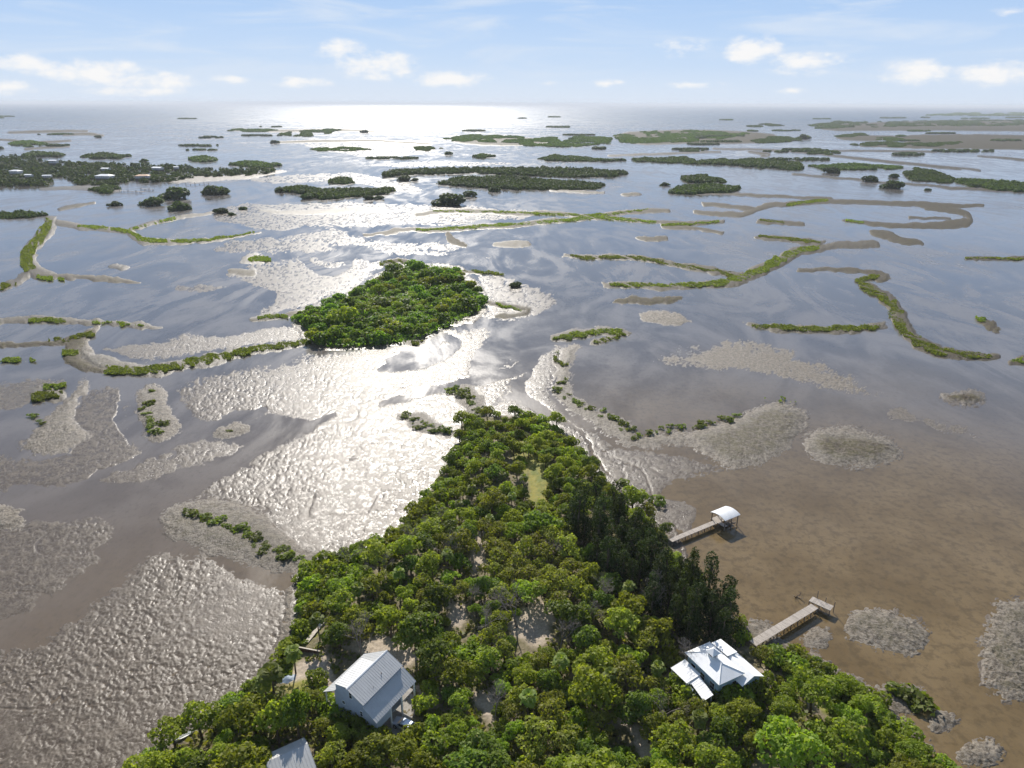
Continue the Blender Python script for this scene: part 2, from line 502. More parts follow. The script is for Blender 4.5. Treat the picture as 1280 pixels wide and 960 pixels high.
def mat_planks(name, col, step=.14, axis=0):
    t = NT(name); p = t.obj()
    w = t.n('TexWave', wave_type='BANDS', bands_direction='XYZ'[axis], wave_profile='SAW'); t.L.new(p, w.inputs['Vector'])
    w.inputs['Scale'].default_value = .31416 / step / 2 * 2; w.inputs['Distortion'].default_value = 0
    f = t.noise(t.scaled(p, (6, 6, 6)), 1.0, 3)
    s = [.4, .4, .4]; s[axis] = 1 / step
    v = t.noise(t.scaled(p, tuple(s)), 1.0, 1)
    c = t.mix(t.ramp(v, .3, .7), tuple(.75 * x for x in col), tuple(min(1, 1.2 * x) for x in col))
    c = t.mix(t.m_('MULTIPLY', f, .35), c, tuple(.6 * x for x in col))
    c = t.mix(t.ramp(w.outputs['Fac'], .9, .97), c, tuple(.35 * x for x in col))
    t.bsdf(Base_Color=c, Roughness=.85)

mat_mud(); mat_water()
mat_leaf('leaf_oak', (.195, .23, .028), (.32, .345, .052), .5)
mat_leaf('leaf_oak_dark', (.105, .155, .026), (.19, .235, .04), .48)
mat_leaf('leaf_oak_yellow', (.185, .225, .03), (.30, .335, .055), .5)
mat_leaf('leaf_bright', (.19, .27, .03), (.30, .36, .055), .5)
mat_leaf('leaf_mangrove', (.155, .215, .028), (.255, .315, .046), .5)
mat_leaf('leaf_mangrove_far', (.115, .20, .028), (.19, .28, .044), .5)
mat_leaf('leaf_wood', (.055, .09, .034), (.09, .125, .044), .4, .006, .05)
mat_leaf('leaf_conifer', (.024, .042, .015), (.065, .085, .024), .3, .014, .06)
mat_leaf('leaf_olive', (.19, .215, .038), (.30, .31, .062), .5)
mat_leaf('leaf_palm', (.15, .20, .04), (.25, .28, .07), .5)
mat_leaf('leaf_understory', (.09, .115, .028), (.22, .20, .065), .4)
mat_leaf('leaf_marsh', (.12, .165, .028), (.20, .23, .045), .5)
mat_leaf('leaf_dead', (.13, .11, .09), (.20, .17, .14), .2, .0)
mat_plain('bark', (.12, .095, .07), .95, .3, 4, spec=.1)
mat_plain('dead_wood', (.23, .20, .175), .9, .2, 4, spec=.1)
mat_plain('metal_roof', (.46, .46, .45), .42, .06, .8, .0, .6)
mat_plain('white_roof', (.80, .80, .79), .40, .05, .8, 0, .5)
mat_plain('siding', (.46, .49, .55), .7, .06, 1.2)
mat_plain('siding_blue', (.36, .47, .52), .7, .08, 1.2)
mat_plain('white_paint', (.78, .78, .76), .55, .05, 2)
mat_plain('dark_glass', (.02, .025, .03), .08, .1, 2, 0, .6)
mat_plain('carport_dark', (.12, .10, .085), .9, .2, 2)
mat_plain('concrete', (.32, .30, .27), .9, .15, 1.5)
mat_planks('dock_planks', (.42, .37, .32), .15, 0)
mat_plain('dock_post', (.20, .165, .13), .9, .25, 3, spec=.15)
mat_plain('car_paint', (.55, .62, .72), .25, .02, 1, .35, .6)
mat_plain('rubber', (.02, .02, .02), .8, .1, 4)
mat_plain('rim_metal', (.5, .5, .5), .35, .05, 4, .8)
mat_plain('red_light', (.4, .02, .02), .3, .05, 4)
mat_plain('lamp_glass', (.8, .8, .8), .15, .05, 4)
mat_plain('brown_timber', (.16, .09, .06), .85, .2, 3)
mat_plain('pale_timber', (.52, .46, .38), .85, .15, 3)
mat_plain('tarp', (.16, .21, .28), .6, .15, 1.5)  # dark blue-grey has the shade on the yard put into the colour
mat_plain('tan_roof', (.62, .40, .24), .7, .1, .3)
mat_plain('roof_pale', (.84, .84, .84), .6, .06, .3)
mat_plain('far_wall', (.55, .55, .54), .8, .06, .3)
# ------------------------------------------------------------------ the shore, traced from the photograph and laid on the ground
ISLAND = [(100, 1040), (175, 962), (230, 926), (262, 905), (292, 882), (322, 852), (350, 826), (368, 796), (376, 760), (372, 722), (398, 700),
          (440, 690), (480, 676), (505, 652), (530, 622), (556, 592), (572, 560), (574, 535), (590, 522), (630, 519), (668, 522),
          (700, 536), (722, 556), (736, 582), (760, 604), (800, 640), (836, 672), (858, 704), (872, 742), (905, 762), (930, 790),
          (985, 815), (1040, 838), (1085, 872), (1120, 908), (1150, 940), (1185, 966), (1290, 1060), (1290, 1400), (100, 1400)]
MID_ISLAND = [(360, 396), (395, 384), (430, 372), (462, 352), (490, 336), (520, 330), (575, 336), (580, 350), (600, 362), (608, 376),
              (600, 388), (560, 408), (520, 425), (470, 432), (420, 434), (392, 430), (385, 412), (372, 402)]
# --- lumpy tidal flats: (outline, level, lump amplitude, softness px)
FLATS = [
    ([(280, 250), (350, 252), (460, 250), (540, 252), (600, 256), (700, 262), (660, 276), (540, 284), (470, 288), (400, 282), (350, 292), (300, 282), (250, 276)], .0, .06, 4),
    ([(300, 222), (360, 216), (440, 212), (480, 222), (540, 236), (520, 246), (470, 236), (400, 228), (340, 232)], .0, .05, 2.5),
    ([(360, 178), (450, 172), (520, 176), (560, 190), (480, 198), (420, 194)], .0, .05, 1.5), ([(430, 206), (520, 200), (640, 202), (660, 206), (520, 210)], .0, .05, 1.2),
    ([(-200, 822), (0, 818), (60, 790), (112, 757), (150, 715), (178, 694), (215, 683), (250, 690), (300, 712), (345, 728), (380, 735), (390, 800), (340, 870), (290, 915), (230, 960), (170, 1000), (60, 1100), (-200, 1100)], .015, .15, 10),
    ([(-200, 655), (0, 650), (60, 634), (150, 640), (146, 680), (108, 722), (60, 768), (0, 790), (-200, 796)], -.02, .075, 12),
    ([(-200, 545), (-10, 552), (30, 572), (90, 557), (85, 520), (95, 500), (108, 478), (150, 478), (168, 500), (160, 530), (175, 556), (210, 558), (240, 545), (275, 545), (330, 560), (300, 575), (240, 592), (170, 612), (80, 616), (-200, 622)], -.01, .09, 9),
    ([(215, 478), (260, 468), (320, 456), (390, 440), (440, 438), (520, 425), (590, 400), (614, 408), (606, 440), (590, 470), (610, 474), (645, 446), (664, 450), (648, 486), (610, 516), (575, 512), (600, 560), (560, 640), (500, 690), (440, 710), (380, 712), (340, 662), (296, 630), (240, 622), (212, 640), (258, 594), (335, 560), (400, 532), (340, 520), (300, 522), (262, 538), (240, 520), (226, 498)], .03, .165, 8),
    ([(120, 432), (200, 420), (290, 412), (372, 402), (396, 420), (370, 427), (300, 440), (215, 452), (150, 450), (116, 442)], .01, .12, 6, .35),
    ([(255, 345), (330, 326), (400, 316), (470, 322), (486, 334), (460, 352), (430, 372), (380, 392), (320, 402), (280, 404), (345, 380), (330, 362)], .005, .11, 8),
    ([(572, 337), (640, 340), (690, 362), (698, 388), (664, 405), (616, 404), (590, 396), (612, 374)], .02, .13, 6),
    ([(668, 446), (690, 428), (712, 430), (700, 470), (690, 488), (696, 508), (722, 530), (758, 548), (790, 560), (830, 562), (880, 575), (920, 590), (870, 602), (820, 618), (800, 650), (830, 690), (780, 640), (730, 590), (716, 556), (690, 530), (664, 512), (652, 490)], .035, .09, 7),
    ([(560, 560), (600, 500), (650, 494), (690, 520), (730, 560), (780, 610), (840, 670), (800, 690), (700, 600), (640, 540)], .03, .10, 9),
    ([(805, 447), (870, 420), (930, 418), (1000, 437), (1060, 460), (1112, 486), (1096, 501), (1050, 497), (980, 480), (900, 470), (840, 463)], -.015, .14, 12, .8),
    ([(1080, 505), (1130, 496), (1200, 520), (1262, 556), (1200, 560), (1120, 540)], -.02, .08, 14, .5),
    ([(440, 290), (520, 306), (600, 318), (640, 318), (600, 326), (500, 322), (430, 312), (330, 300), (400, 282)], .0, .10, 6),
    ([(270, 300), (340, 292), (420, 300), (430, 316), (340, 322), (262, 318)], .0, .09, 6),
    ([(380, 262), (440, 256), (500, 268), (470, 284), (400, 290), (350, 282)], .0, .12, 5),
    ([(200, 350), (240, 345), (300, 355), (290, 372), (230, 380), (205, 366)], -.04, .05, 8),
    ([(470, 300), (560, 302), (610, 312), (560, 318), (480, 312)], .0, .10, 4),
    ([(0, 470), (40, 462), (86, 466), (100, 478), (60, 512), (10, 530), (-200, 540), (-200, 470)], -.03, .06, 9, .25),
    ([(760, 620), (850, 615), (880, 640), (860, 680), (800, 660)], .0, .07, 8),
]
# --- tidal creeks that cut through them: (polyline x, y, halfwidth)
CREEKS = [
    [(470, 461, 1), (500, 450, 5), (545, 436, 6), (553, 420, 3), (562, 425, 3), (574, 428, 4), (558, 443, 5), (520, 455, 5), (482, 462, 1)],
    [(470, 505, 1), (515, 493, 4), (560, 481, 3), (620, 475, 4), (648, 462, 5), (668, 440, 7), (690, 412, 8), (720, 395, 12)],
    [(596, 448, 1), (615, 440, 5), (642, 434, 6), (650, 432, 1)],
    [(645, 480, 1), (665, 505, 4), (695, 528, 7), (725, 556, 8), (735, 575, 6), (770, 610, 3), (800, 650, 2)],
    [(80, 612, 1), (130, 592, 3), (200, 562, 4), (250, 540, 6), (290, 523, 5), (330, 510, 2)],
    [(208, 640, 18), (235, 606, 10), (280, 585, 8), (330, 560, 5), (370, 540, 3), (420, 520, 1)],
    [(380, 322, 1), (395, 335, 2), (420, 340, 3), (440, 330, 2), (425, 318, 1)],
    [(100, 500, 1), (84, 512, 2), (92, 535, 2), (104, 545, 1)],
    [(148, 485, 1), (152, 505, 2), (148, 530, 2), (164, 552, 1)],
    [(216, 480, 1), (214, 500, 2), (226, 520, 2), (244, 530, 1)],
    [(340, 655, 1), (370, 690, 2), (330, 690, 2), (300, 676, 1)],
    [(300, 945, 2), (262, 918, 2), (300, 880, 3), (345, 832, 2)],
]
# --- raised bars and oyster banks: (outline, crest height m, softness px, oyster 0..1, dark algae 0..1)
BARS = [
    ([(200, 655), (208, 634), (250, 621), (300, 628), (340, 650), (372, 684), (398, 694), (380, 716), (340, 716), (300, 703), (250, 690), (214, 676)], .55, 24, .75, .45),
    (ell(5, 648, 24, 17), .45, 12, .9, .1),
    (ell(287, 540, 25, 12, -15), .4, 9, .9, .05),
    ([(20, 560), (45, 540), (70, 515), (100, 478), (112, 470), (104, 500), (98, 530), (112, 545), (90, 560), (50, 572)], .4, 12, .75, .25),
    ([(170, 486), (188, 478), (212, 484), (208, 505), (222, 520), (232, 535), (214, 552), (190, 548), (176, 530), (166, 508)], .5, 12, .8, .15),
    (strip_poly([(104, 440, 9), (104, 420, 5), (125, 408, 1)]) , .4, 5, .9, .0),
    (strip_poly([(100, 440, 4), (125, 455, 8), (180, 463, 8), (230, 457, 7), (290, 445, 6), (345, 433, 5), (395, 426, 3)]), .6, 6, .6, .5),
    (strip_poly([(-40, 432, 3), (30, 432, 3), (80, 427, 4), (118, 414, 3)]), .5, 3, .2, .9),
    ([(82, 425), (112, 416), (104, 432), (96, 446), (125, 458), (150, 464), (120, 468), (96, 460), (74, 446)], .55, 6, .2, .9),
    (strip_poly([(-40, 402, 3), (40, 400, 4), (115, 401, 4), (150, 404, 3), (180, 407, 4), (200, 409, 1)]), .5, 4, .5, .6),
    (strip_poly([(62, 270, 6), (58, 290, 9), (40, 308, 9), (28, 326, 8), (38, 342, 8), (70, 348, 4)]), .6, 5, .3, .6),
    (strip_poly([(-40, 362, 4), (10, 358, 5), (34, 344, 6)]), .5, 5, .3, .6),
    (strip_poly([(40, 346, 3), (100, 348, 3.5), (150, 352, 4), (174, 354, 1)]), .5, 4, .3, .8),
    (strip_poly([(66, 276, 3), (95, 283, 3), (150, 286, 3), (166, 293, 4), (180, 301, 4), (230, 302, 2.5), (280, 297, 2), (324, 289, 1)]), .5, 3, .3, .7),
    (strip_poly([(160, 288, 2), (185, 281, 2.5), (225, 271, 2.5), (275, 264, 1)]), .5, 3, .3, .7),
    (ell(148, 331, 14, 4), .35, 3, .5, .5), (ell(322, 325, 17, 6), .4, 5, .8, .3), (ell(304, 340, 20, 4), .4, 4, .3, .8),
    (ell(60, 495, 26, 10), .4, 7, .5, .4),
    ([(560, 488), (578, 480), (592, 490), (600, 512), (610, 524), (590, 530), (575, 512)], .45, 10, .8, .1),
    ([(495, 520), (515, 512), (545, 524), (572, 540), (556, 548), (520, 538)], .4, 10, .75, .1),
    (strip_poly([(690, 424, 3), (730, 414, 6), (775, 415, 5), (792, 420, 2)]), .5, 6, .4, .7),
    (strip_poly([(735, 428, 3), (760, 425, 3), (786, 418, 2)]), .45, 4, .4, .7),
    ([(700, 430), (728, 428), (716, 452), (708, 478), (716, 495), (750, 512), (785, 532), (800, 544), (830, 540), (880, 534), (925, 520), (960, 500), (1000, 502), (1012, 520), (1000, 550), (960, 580), (918, 588), (888, 574), (860, 552), (800, 562), (770, 548), (730, 528), (702, 506), (690, 486), (696, 455)], .75, 20, .75, .7),
    (ell(1066, 560, 62, 27, 4), .8, 22, .75, .9), (ell(1205, 497, 31, 11, 6), .55, 10, .5, 1.0),
    (ell(1109, 789, 52, 27, 14), .5, 20, .9, .45), (ell(1272, 812, 48, 66), .5, 26, .9, .55),
    (ell(1176, 903, 20, 13), .3, 12, .8, .05), (ell(1228, 940, 26, 18), .35, 14, .9, .05),
    (ell(1020, 797, 24, 15), .25, 14, .8, .05), ([(915, 770), (945, 775), (975, 795), (1000, 830), (950, 815), (920, 795)], .25, 14, .7, .1),
    ([(1085, 862), (1130, 850), (1160, 866), (1150, 890), (1110, 895)], .3, 14, .6, .3),
    (ell(828, 398, 36, 9, 6), .3, 8, 1.0, .0), ([(758, 376), (800, 368), (856, 369), (832, 378), (784, 381)], .5, 5, .1, 1.0),
    (strip_poly([(752, 357, 3), (800, 356, 3.5), (860, 358, 4), (905, 354, 5), (935, 344, 6), (968, 330, 7), (990, 315, 6), (1030, 309, 4), (1098, 305, 4)]), .6, 4, .2, .8),
    (strip_poly([(706, 319, 2), (735, 323, 3), (765, 321, 3), (800, 322, 3), (845, 332, 3), (890, 337, 3.5), (925, 345, 4)]), .5, 3, .2, .8),
    (strip_poly([(946, 295, 2), (990, 298, 3), (1030, 305, 4)]), .5, 3, .2, .8),
    (strip_poly([(998, 335, 2), (1040, 336, 2.5), (1085, 340, 3), (1112, 347, 5), (1095, 352, 3)]), .5, 3, .1, .9),
    (strip_poly([(1112, 346, 4), (1070, 352, 4), (1095, 364, 6), (1120, 384, 8), (1124, 405, 8), (1145, 426, 8), (1180, 441, 7), (1215, 445, 5), (1250, 446, 2)]), .6, 5, .2, .8),
    (strip_poly([(930, 406, 2), (960, 408, 4), (1010, 411, 4.5), (1060, 411, 4.5), (1108, 409, 3)]), .55, 5, .5, .7),
    (strip_poly([(1222, 397, 3), (1236, 404, 5), (1256, 412, 3)]), .4, 5, .2, .9),
    (strip_poly([(1205, 322, 1.5), (1240, 322, 2.5), (1300, 324, 2.5), (1400, 326, 2)]), .5, 2, .1, .9),
    (strip_poly([(1262, 452, 2), (1285, 450, 4), (1400, 456, 4)]), .5, 4, .2, .8),
    (ell(642, 307, 22, 4.5), .6, 4, .4, .8), (ell(815, 298, 19, 2.4), .5, 2, .1, .9), (ell(848, 404, 10, 2), .2, 3, .6, .2),
    (strip_poly([(455, 293, 1.5), (500, 290, 2), (540, 287, 2.5), (600, 283, 3), (680, 278, 2.5), (745, 271, 2.5), (800, 276, 2), (860, 281, 2.5), (905, 276, 2)]), .5, 2, .1, .9),
    (strip_poly([(520, 268, 2), (548, 264, 2), (600, 264, 2), (680, 267, 2), (745, 270, 2.5), (790, 264, 2.5), (836, 262, 2)]), .5, 2, .1, .9),
    (strip_poly([(826, 284, 2), (870, 287, 2), (905, 291, 1.5)]), .5, 2, .1, .9),
    (strip_poly([(556, 290, 3), (563, 298, 4), (572, 305, 4), (588, 308, 2)]), .5, 3, .1, 1),
    (strip_poly([(868, 264, 2), (900, 267, 2.5), (935, 268, 3), (955, 258, 3), (1000, 254, 3), (1050, 250, 2.5), (1100, 254, 2), (1180, 257, 2.5), (1232, 257, 1.5)]), .5, 2, .1, .9),
    (strip_poly([(880, 254, 2), (915, 258, 2), (945, 262, 2)]), .5, 2, .1, .9), (strip_poly([(948, 275, 2), (975, 278, 2.5), (1002, 279, 2)]), .4, 2, .1, .9),
    (strip_poly([(1056, 275, 1.5), (1110, 282, 2.5), (1160, 283, 4), (1205, 279, 6), (1216, 270, 5), (1195, 263, 3), (1158, 258, 3)]), .5, 3, .1, .9),
    (strip_poly([(1088, 290, 3), (1110, 293, 6), (1128, 302, 4), (1158, 305, 2)]), .5, 3, .1, .9), (strip_poly([(1138, 272, 1), (1165, 273, 1.3), (1192, 273, 1)]), .4, 1, .1, .9),
    (strip_poly([(868, 240, 1), (960, 245, 1.5), (1040, 247, 1.5)]), .4, 1, .1, .9),
    (strip_poly([(690, 238, 1), (720, 240, 1.5), (755, 241, 1)]), .4, 1, .3, .8), (ell(790, 244, 13, 1.8), .4, 1, .1, .9),
    (strip_poly([(320, 262, 1), (370, 268, 2), (420, 265, 3), (455, 262, 3), (487, 264, 2)]), .4, 2, .3, .6),
    (strip_poly([(600, 342, 1.5), (560, 338, 2), (540, 336, 2)]) , .5, 2, .2, .9), (strip_poly([(480, 328, 2), (500, 324, 2), (520, 330, 3)]), .5, 2, .1, 1),
    (strip_poly([(605, 378, 2), (640, 384, 3), (668, 390, 4), (645, 398, 2.5), (615, 396, 1)]), .5, 3, .3, .9),
    (ell(520, 429, 12, 5), .4, 4, .4, .6), (strip_poly([(320, 398, 2), (345, 396, 3), (372, 396, 3)]), .5, 3, .2, .8),
    # distant marsh: low brown-green ground between the water
    ([(1110, 170), (1200, 168), (1290, 170), (1420, 172), (1420, 188), (1290, 187), (1200, 186), (1120, 184), (1060, 182), (1150, 178)], .5, 2, .05, 1),
    ([(1020, 157), (1100, 153), (1200, 150), (1290, 150), (1420, 151), (1420, 166), (1290, 164), (1200, 163), (1100, 163), (1030, 163)], .5, 1.5, .05, 1),
    ([(1040, 171), (1100, 169), (1160, 172), (1120, 175), (1060, 175)], .5, 1.5, .05, 1),
    ([(760, 166), (870, 162), (960, 166), (985, 176), (940, 179), (870, 179), (790, 181)], .5, 1.5, .05, 1),
    ([(560, 176), (600, 171), (650, 172), (700, 177), (640, 183), (590, 181)], .5, 1.5, .05, 1),
    (strip_poly([(290, 162, 1.2), (350, 164, 1.5), (430, 162, 1.2), (470, 165, .8)]), .4, 1, .05, 1), (strip_poly([(340, 178, .8), (400, 176, 1.4), (480, 176, 1), (540, 180, .8)]), .4, 1, .05, 1),
    (strip_poly([(10, 166, .8), (60, 164, 1.4), (110, 164, 1)]), .4, 1, .05, 1), (strip_poly([(80, 169, .8), (110, 167, 1.6), (130, 170, 1)]), .4, 1, .05, 1),
    (strip_poly([(0, 175, .8), (50, 178, 1), (90, 176, .8)]), .4, 1, .05, 1), (strip_poly([(30, 186, .8), (60, 184, 1.2), (88, 183, .8)]), .4, 1, .05, 1),
    (strip_poly([(990, 218, .8), (1100, 228, 1), (1200, 236, 1.2), (1290, 240, 1)]), .4, 1, .05, .9), (strip_poly([(1000, 190, .8), (1070, 198, 1.3), (1140, 206, 1.2), (1200, 212, .8)]), .4, 1, .05, .9),
    (strip_poly([(1040, 188, .6), (1120, 189, .9), (1170, 190, .6)]), .4, 1, .05, .9), (strip_poly([(1220, 195, .6), (1260, 198, 1), (1300, 201, .8)]), .4, 1, .05, .9),
    (strip_poly([(760, 195, .6), (830, 192, .9), (900, 190, .6)]), .4, 1, .05, .9), (strip_poly([(890, 186, .6), (960, 187, .8), (1010, 191, .6)]), .4, 1, .05, .9),
    (strip_poly([(1160, 207, .6), (1210, 211, 1), (1225, 213, .6)]), .4, 1, .05, .9), (strip_poly([(935, 190, .8), (965, 193, 2), (950, 195, 1)]), .4, 1, .05, .9),
    (strip_poly([(50, 237, 1), (90, 234, 2.2), (130, 237, 3), (150, 240, 1)]), .5, 2, .5, .5), (strip_poly([(70, 262, 1), (90, 258, 2), (118, 254, 1)]), .4, 1.5, .1, .8),
    ([(205, 218), (250, 221), (300, 220), (350, 212), (358, 214), (300, 225), (240, 229), (200, 228)], .3, 2, .9, .1),
]
BARS.append((strip_poly([(120, 1000, 9), (175, 962, 9), (235, 922, 8), (295, 878, 7), (330, 842, 6), (352, 812, 5), (366, 770, 4), (364, 735, 3)]), .25, 8, .8, .05))
BARS.append((strip_poly([(915, 775, 5), (935, 792, 7), (985, 812, 6), (1045, 834, 7), (1092, 868, 8), (1130, 905, 6), (1170, 945, 4)]), .2, 9, .75, .15))
SAND = [[(640, 772), (676, 752), (694, 776), (690, 804), (664, 816), (642, 800)], [(592, 662), (606, 678), (604, 716), (588, 726), (586, 690)], [(562, 756), (585, 760), (580, 790), (560, 786)], [(372, 832), (410, 824), (420, 862), (384, 880), (360, 870)],
        [(520, 860), (548, 852), (556, 880), (530, 895)], [(940, 850), (962, 838), (968, 858), (948, 866)], [(940, 898), (970, 905), (960, 925), (938, 918)], [(596, 870), (620, 868), (616, 910), (600, 905)], [(770, 900), (800, 920), (830, 950), (800, 960)], [(430, 812), (470, 800), (500, 800), (525, 830), (500, 850)]]
GRASS = [[(640, 548), (652, 546), (660, 574), (650, 600), (642, 586)], [(668, 560), (676, 566), (690, 600), (694, 650), (684, 640)], [(652, 572), (668, 570), (680, 600), (684, 640), (664, 632), (656, 600)], [(345, 838), (362, 800), (384, 770), (402, 778), (386, 812), (366, 850)], [(630, 690), (655, 688), (650, 720), (632, 716)], [(355, 868), (384, 858), (392, 880), (366, 888)], [(980, 850), (1060, 860), (1120, 930), (1150, 975), (1060, 940)], [(636, 560), (650, 556), (652, 590), (640, 590)]]

def land_level(X, Y):
    s = sdf(ISLAND, X, Y, 90)
    L = np.where(s > -8, .12 + 1.25 * sstep(-2, 60, s), -9.)
    s2 = sdf(MID_ISLAND, X, Y, 40)
    L = np.maximum(L, np.where(s2 > -4, .2 + .5 * sstep(-1, 20, s2), -9.))
    return L, np.maximum(s, s2)

def ground(px, py):
    L, _ = land_level(np.array([float(px)]), np.array([float(py)]))
    return max(float(L[0]), 0.0)

def ground_at(px, py, dz=0.0):
    """point on the island's ground seen at this pixel"""
    z = max(ground(px, py), .1)
    p = at(px, py, z); p[..., 2] = z + dz
    return p

def build_mudflat():
    ys = np.concatenate([np.arange(134, 180, .5), np.arange(180, 300, .8), np.arange(300, 1000, 1.25), np.arange(1000, 1180, 5)])
    xs = np.concatenate([np.arange(-420, -40, 7), np.arange(-40, 1320, 1.25), np.arange(1320, 1700, 7)])
    GX, GY = np.meshgrid(xs, ys)
    nY, nX = GX.shape
    P = at(GX, GY, 0.0)
    wx, wy = P[..., 0], P[..., 1]
    # organic warp of every outline
    w = np.clip((GY - 140) / 70, .25, 3.2)
    ax = GX / 11.0; ay = GY / 7.0
    X = GX + w * 1.7 * fbm(ax, ay, 3, 3) + w * 2.2 * vnoise(GX / 46, GY / 22, 5)
    Y = GY + w * .9 * fbm(ax + 40, ay + 7, 9, 3) + w * .9 * vnoise(GX / 46 + 9, GY / 22, 15)
    H = np.full(GX.shape, -.30) + .12 * fbm(wx / 45, wy / 45, 21, 3)
    A = np.full(GX.shape, .02)
    oys = np.zeros(GX.shape); alg = np.zeros(GX.shape); crest = np.zeros(GX.shape)
    for poly, lvl, amp, soft, *rest in FLATS:
        s = sdf(smooth_poly(poly, 2), X, Y, 30)
        s = s + soft * .7 * fbm(GX / 24, GY / 13, 31, 3)
        t = sstep(-soft * 1.1, soft * 2.2, s)
        H = np.where(t > 0, np.maximum(H, -.17 + (lvl + .255) * t), H); A = np.maximum(A, amp * sstep(-soft * 1.4, soft * .6, s))
        oys = np.maximum(oys, (rest[0] if rest else .12) * sstep(-soft, soft, s))
    for pl in CREEKS:
        s = sdf(strip_poly(pl), X, Y, 20)
        t = sstep(-3.5, 1.5, s)
        H = H * (1 - t) + t * np.minimum(H, -.28); A = A * (1 - t)
    for poly, h, soft, oy, al in BARS:
        s = sdf(smooth_poly(poly, 1), X, Y, 30)
        s = s + min(soft, 9) * .35 * fbm(GX / 17, GY / 10, 37, 3)
        hw = max(1.2, max(5, soft * .8) * min(1, max(.12, (np.mean([p[1] for p in poly]) - 170) / 300)))
        halo = sstep(-hw, 0, s)
        t = sstep(-1.5, soft, s)
        hb = -.06 + .13 * sstep(-1.5, min(9.0, .5 + soft * .6), s) + (h - .07) * t
        up = halo > 0
        H = np.where(up, np.maximum(H, -.3 + halo * .29), H)
        H = np.where(s > -1.5, np.maximum(H, hb), H)
        A = np.where(up, np.maximum(A, .15 * halo), A)
        oys = np.maximum(oys, oy * sstep(-3, 2, s)); crest = np.maximum(crest, t)
        alg = np.maximum(alg, al * (sstep(soft * .1, soft * .85, s) if soft >= 9 else sstep(-min(4, soft), max(.6, soft * .3), s)))
    # lumps in the mud: several octaves in world metres, coarser where the picture cannot resolve them
    mpp = CAM_H / np.maximum(GY - 129.5, 3)
    lam = np.maximum(.66, 2.3 * mpp)
    lump = np.zeros(GX.shape)
    for k in range(8):
        l0 = .66 * 2 ** k
        wk = np.clip(1 - np.abs(np.log2(lam / l0)), 0, 1)
        mk = wk > 0
        if not mk.any(): continue
        x, y = wx[mk], wy[mk]
        u_, v_ = .83 * x - .56 * y, .56 * x + .83 * y
        q = 1 - 2.1 * np.abs(vnoise(u_ / l0 * .62 + .5 * vnoise(x / l0 * .5, y / l0 * .5, 77), v_ / l0 * .62, 41 + k)) + .95 * vnoise(x / l0 * 1.9, y / l0 * 1.9, 51 + k) + .45 * vnoise(v_ / l0 * .33, u_ / l0 * .33, 57 + k)
        lump[mk] += wk[mk] * q
    mod = .72 + 1.05 * fbm(wx / 15, wy / 15, 61, 4)
    edge = np.clip((H + .02) / .1, 0, 1)
    wander = np.abs(vnoise(wx / 44 + .8 * vnoise(wx / 15, wy / 15, 91), wy / 60 + .8 * vnoise(wx / 15, wy / 15, 92), 90))
    rill = (1 - sstep(.015, .07, wander)) * np.clip(A / .06, 0, 1) * (1 - crest)
    rill = rill * sstep(-.1, .35, vnoise(wx / 33 + 7, wy / 33, 97))
    H = H - .10 * rill
    H = H + (A * .50) * np.clip(mod, .12, 1.6) * lump * (lam / .66) ** .2
    L, s_land = land_level(X, Y)
    H = np.where(L > -1, np.maximum(H, L + .06 * lump), H)
    land = sstep(-1, 5, s_land)
    sand = np.zeros(GX.shape); grass = np.zeros(GX.shape)
    for p in SAND: sand = np.maximum(sand, sstep(-5, 3, sdf(p, X, Y, 20)))
    for p in GRASS: grass = np.maximum(grass, sstep(-5, 3, sdf(p, X, Y, 20)))
    H[0, :] = -1; H[-1, :] = -1; H[:, 0] = -1; H[:, -1] = -1
    V = np.stack([wx, wy, H], -1).reshape(-1, 3)
    I = np.arange(nY * nX).reshape(nY, nX)
    F = np.stack([I[1:, :-1], I[1:, 1:], I[:-1, 1:], I[:-1, :-1]], -1).reshape(-1, 4)
    me = mesh_np('mudflat', V, F, True)
    def put(name, a, b, c, d):
        at_ = me.attributes.new(name, 'FLOAT_COLOR', 'POINT')
        at_.data.foreach_set('color', np.stack([a, b, c, d], -1).astype(np.float32).ravel())
    put('ground_kind', oys, alg, land, sand)
    put('ground_kind2', grass, np.clip(A / .13, 0, 1), crest, np.clip(.5 + .5 * lump, 0, 1))
    o = link('mudflat', me, M['mud'])
    tag(o, kind='structure')
    return o

def build_sea():
    rad = np.concatenate([[0], np.geomspace(30, 90000, 60)])
    n = 96
    V = [(0, 0, 0)]; F = []
    for r in rad[1:]:
        for i in range(n):
            t = 2 * math.pi * i / n
            V.append((r * math.cos(t), r * math.sin(t), 0))
    me = bpy.data.meshes.new('water')
    for i in range(n): F.append((0, 1 + i, 1 + (i + 1) % n))
    for k in range(len(rad) - 2):
        a, b = 1 + k * n, 1 + (k + 1) * n
        for i in range(n):
            F.append((a + i, b + i, b + (i + 1) % n, a + (i + 1) % n))
    me.from_pydata(V, [], F); me.update()
    tag(link('water', me, M['water']), kind='structure')
# ------------------------------------------------------------------ haze: one even closed box of air round the whole place
HAZE_DENSITY = 5.5e-5
def build_haze():
    b = MB().box(-95000, 95000, -95000, 95000, -2.0, 118.0)
    t = NT('haze')
    v = t.n('VolumePrincipled')
    v.inputs['Color'].default_value = (.90, .94, 1.0, 1)
    v.inputs['Density'].default_value = HAZE_DENSITY
    v.inputs['Anisotropy'].default_value = .05
    t.L.new(v.outputs[0], t.out.inputs['Volume'])
    o = b.build('haze', M['haze'])
    tag(o, kind='stuff')
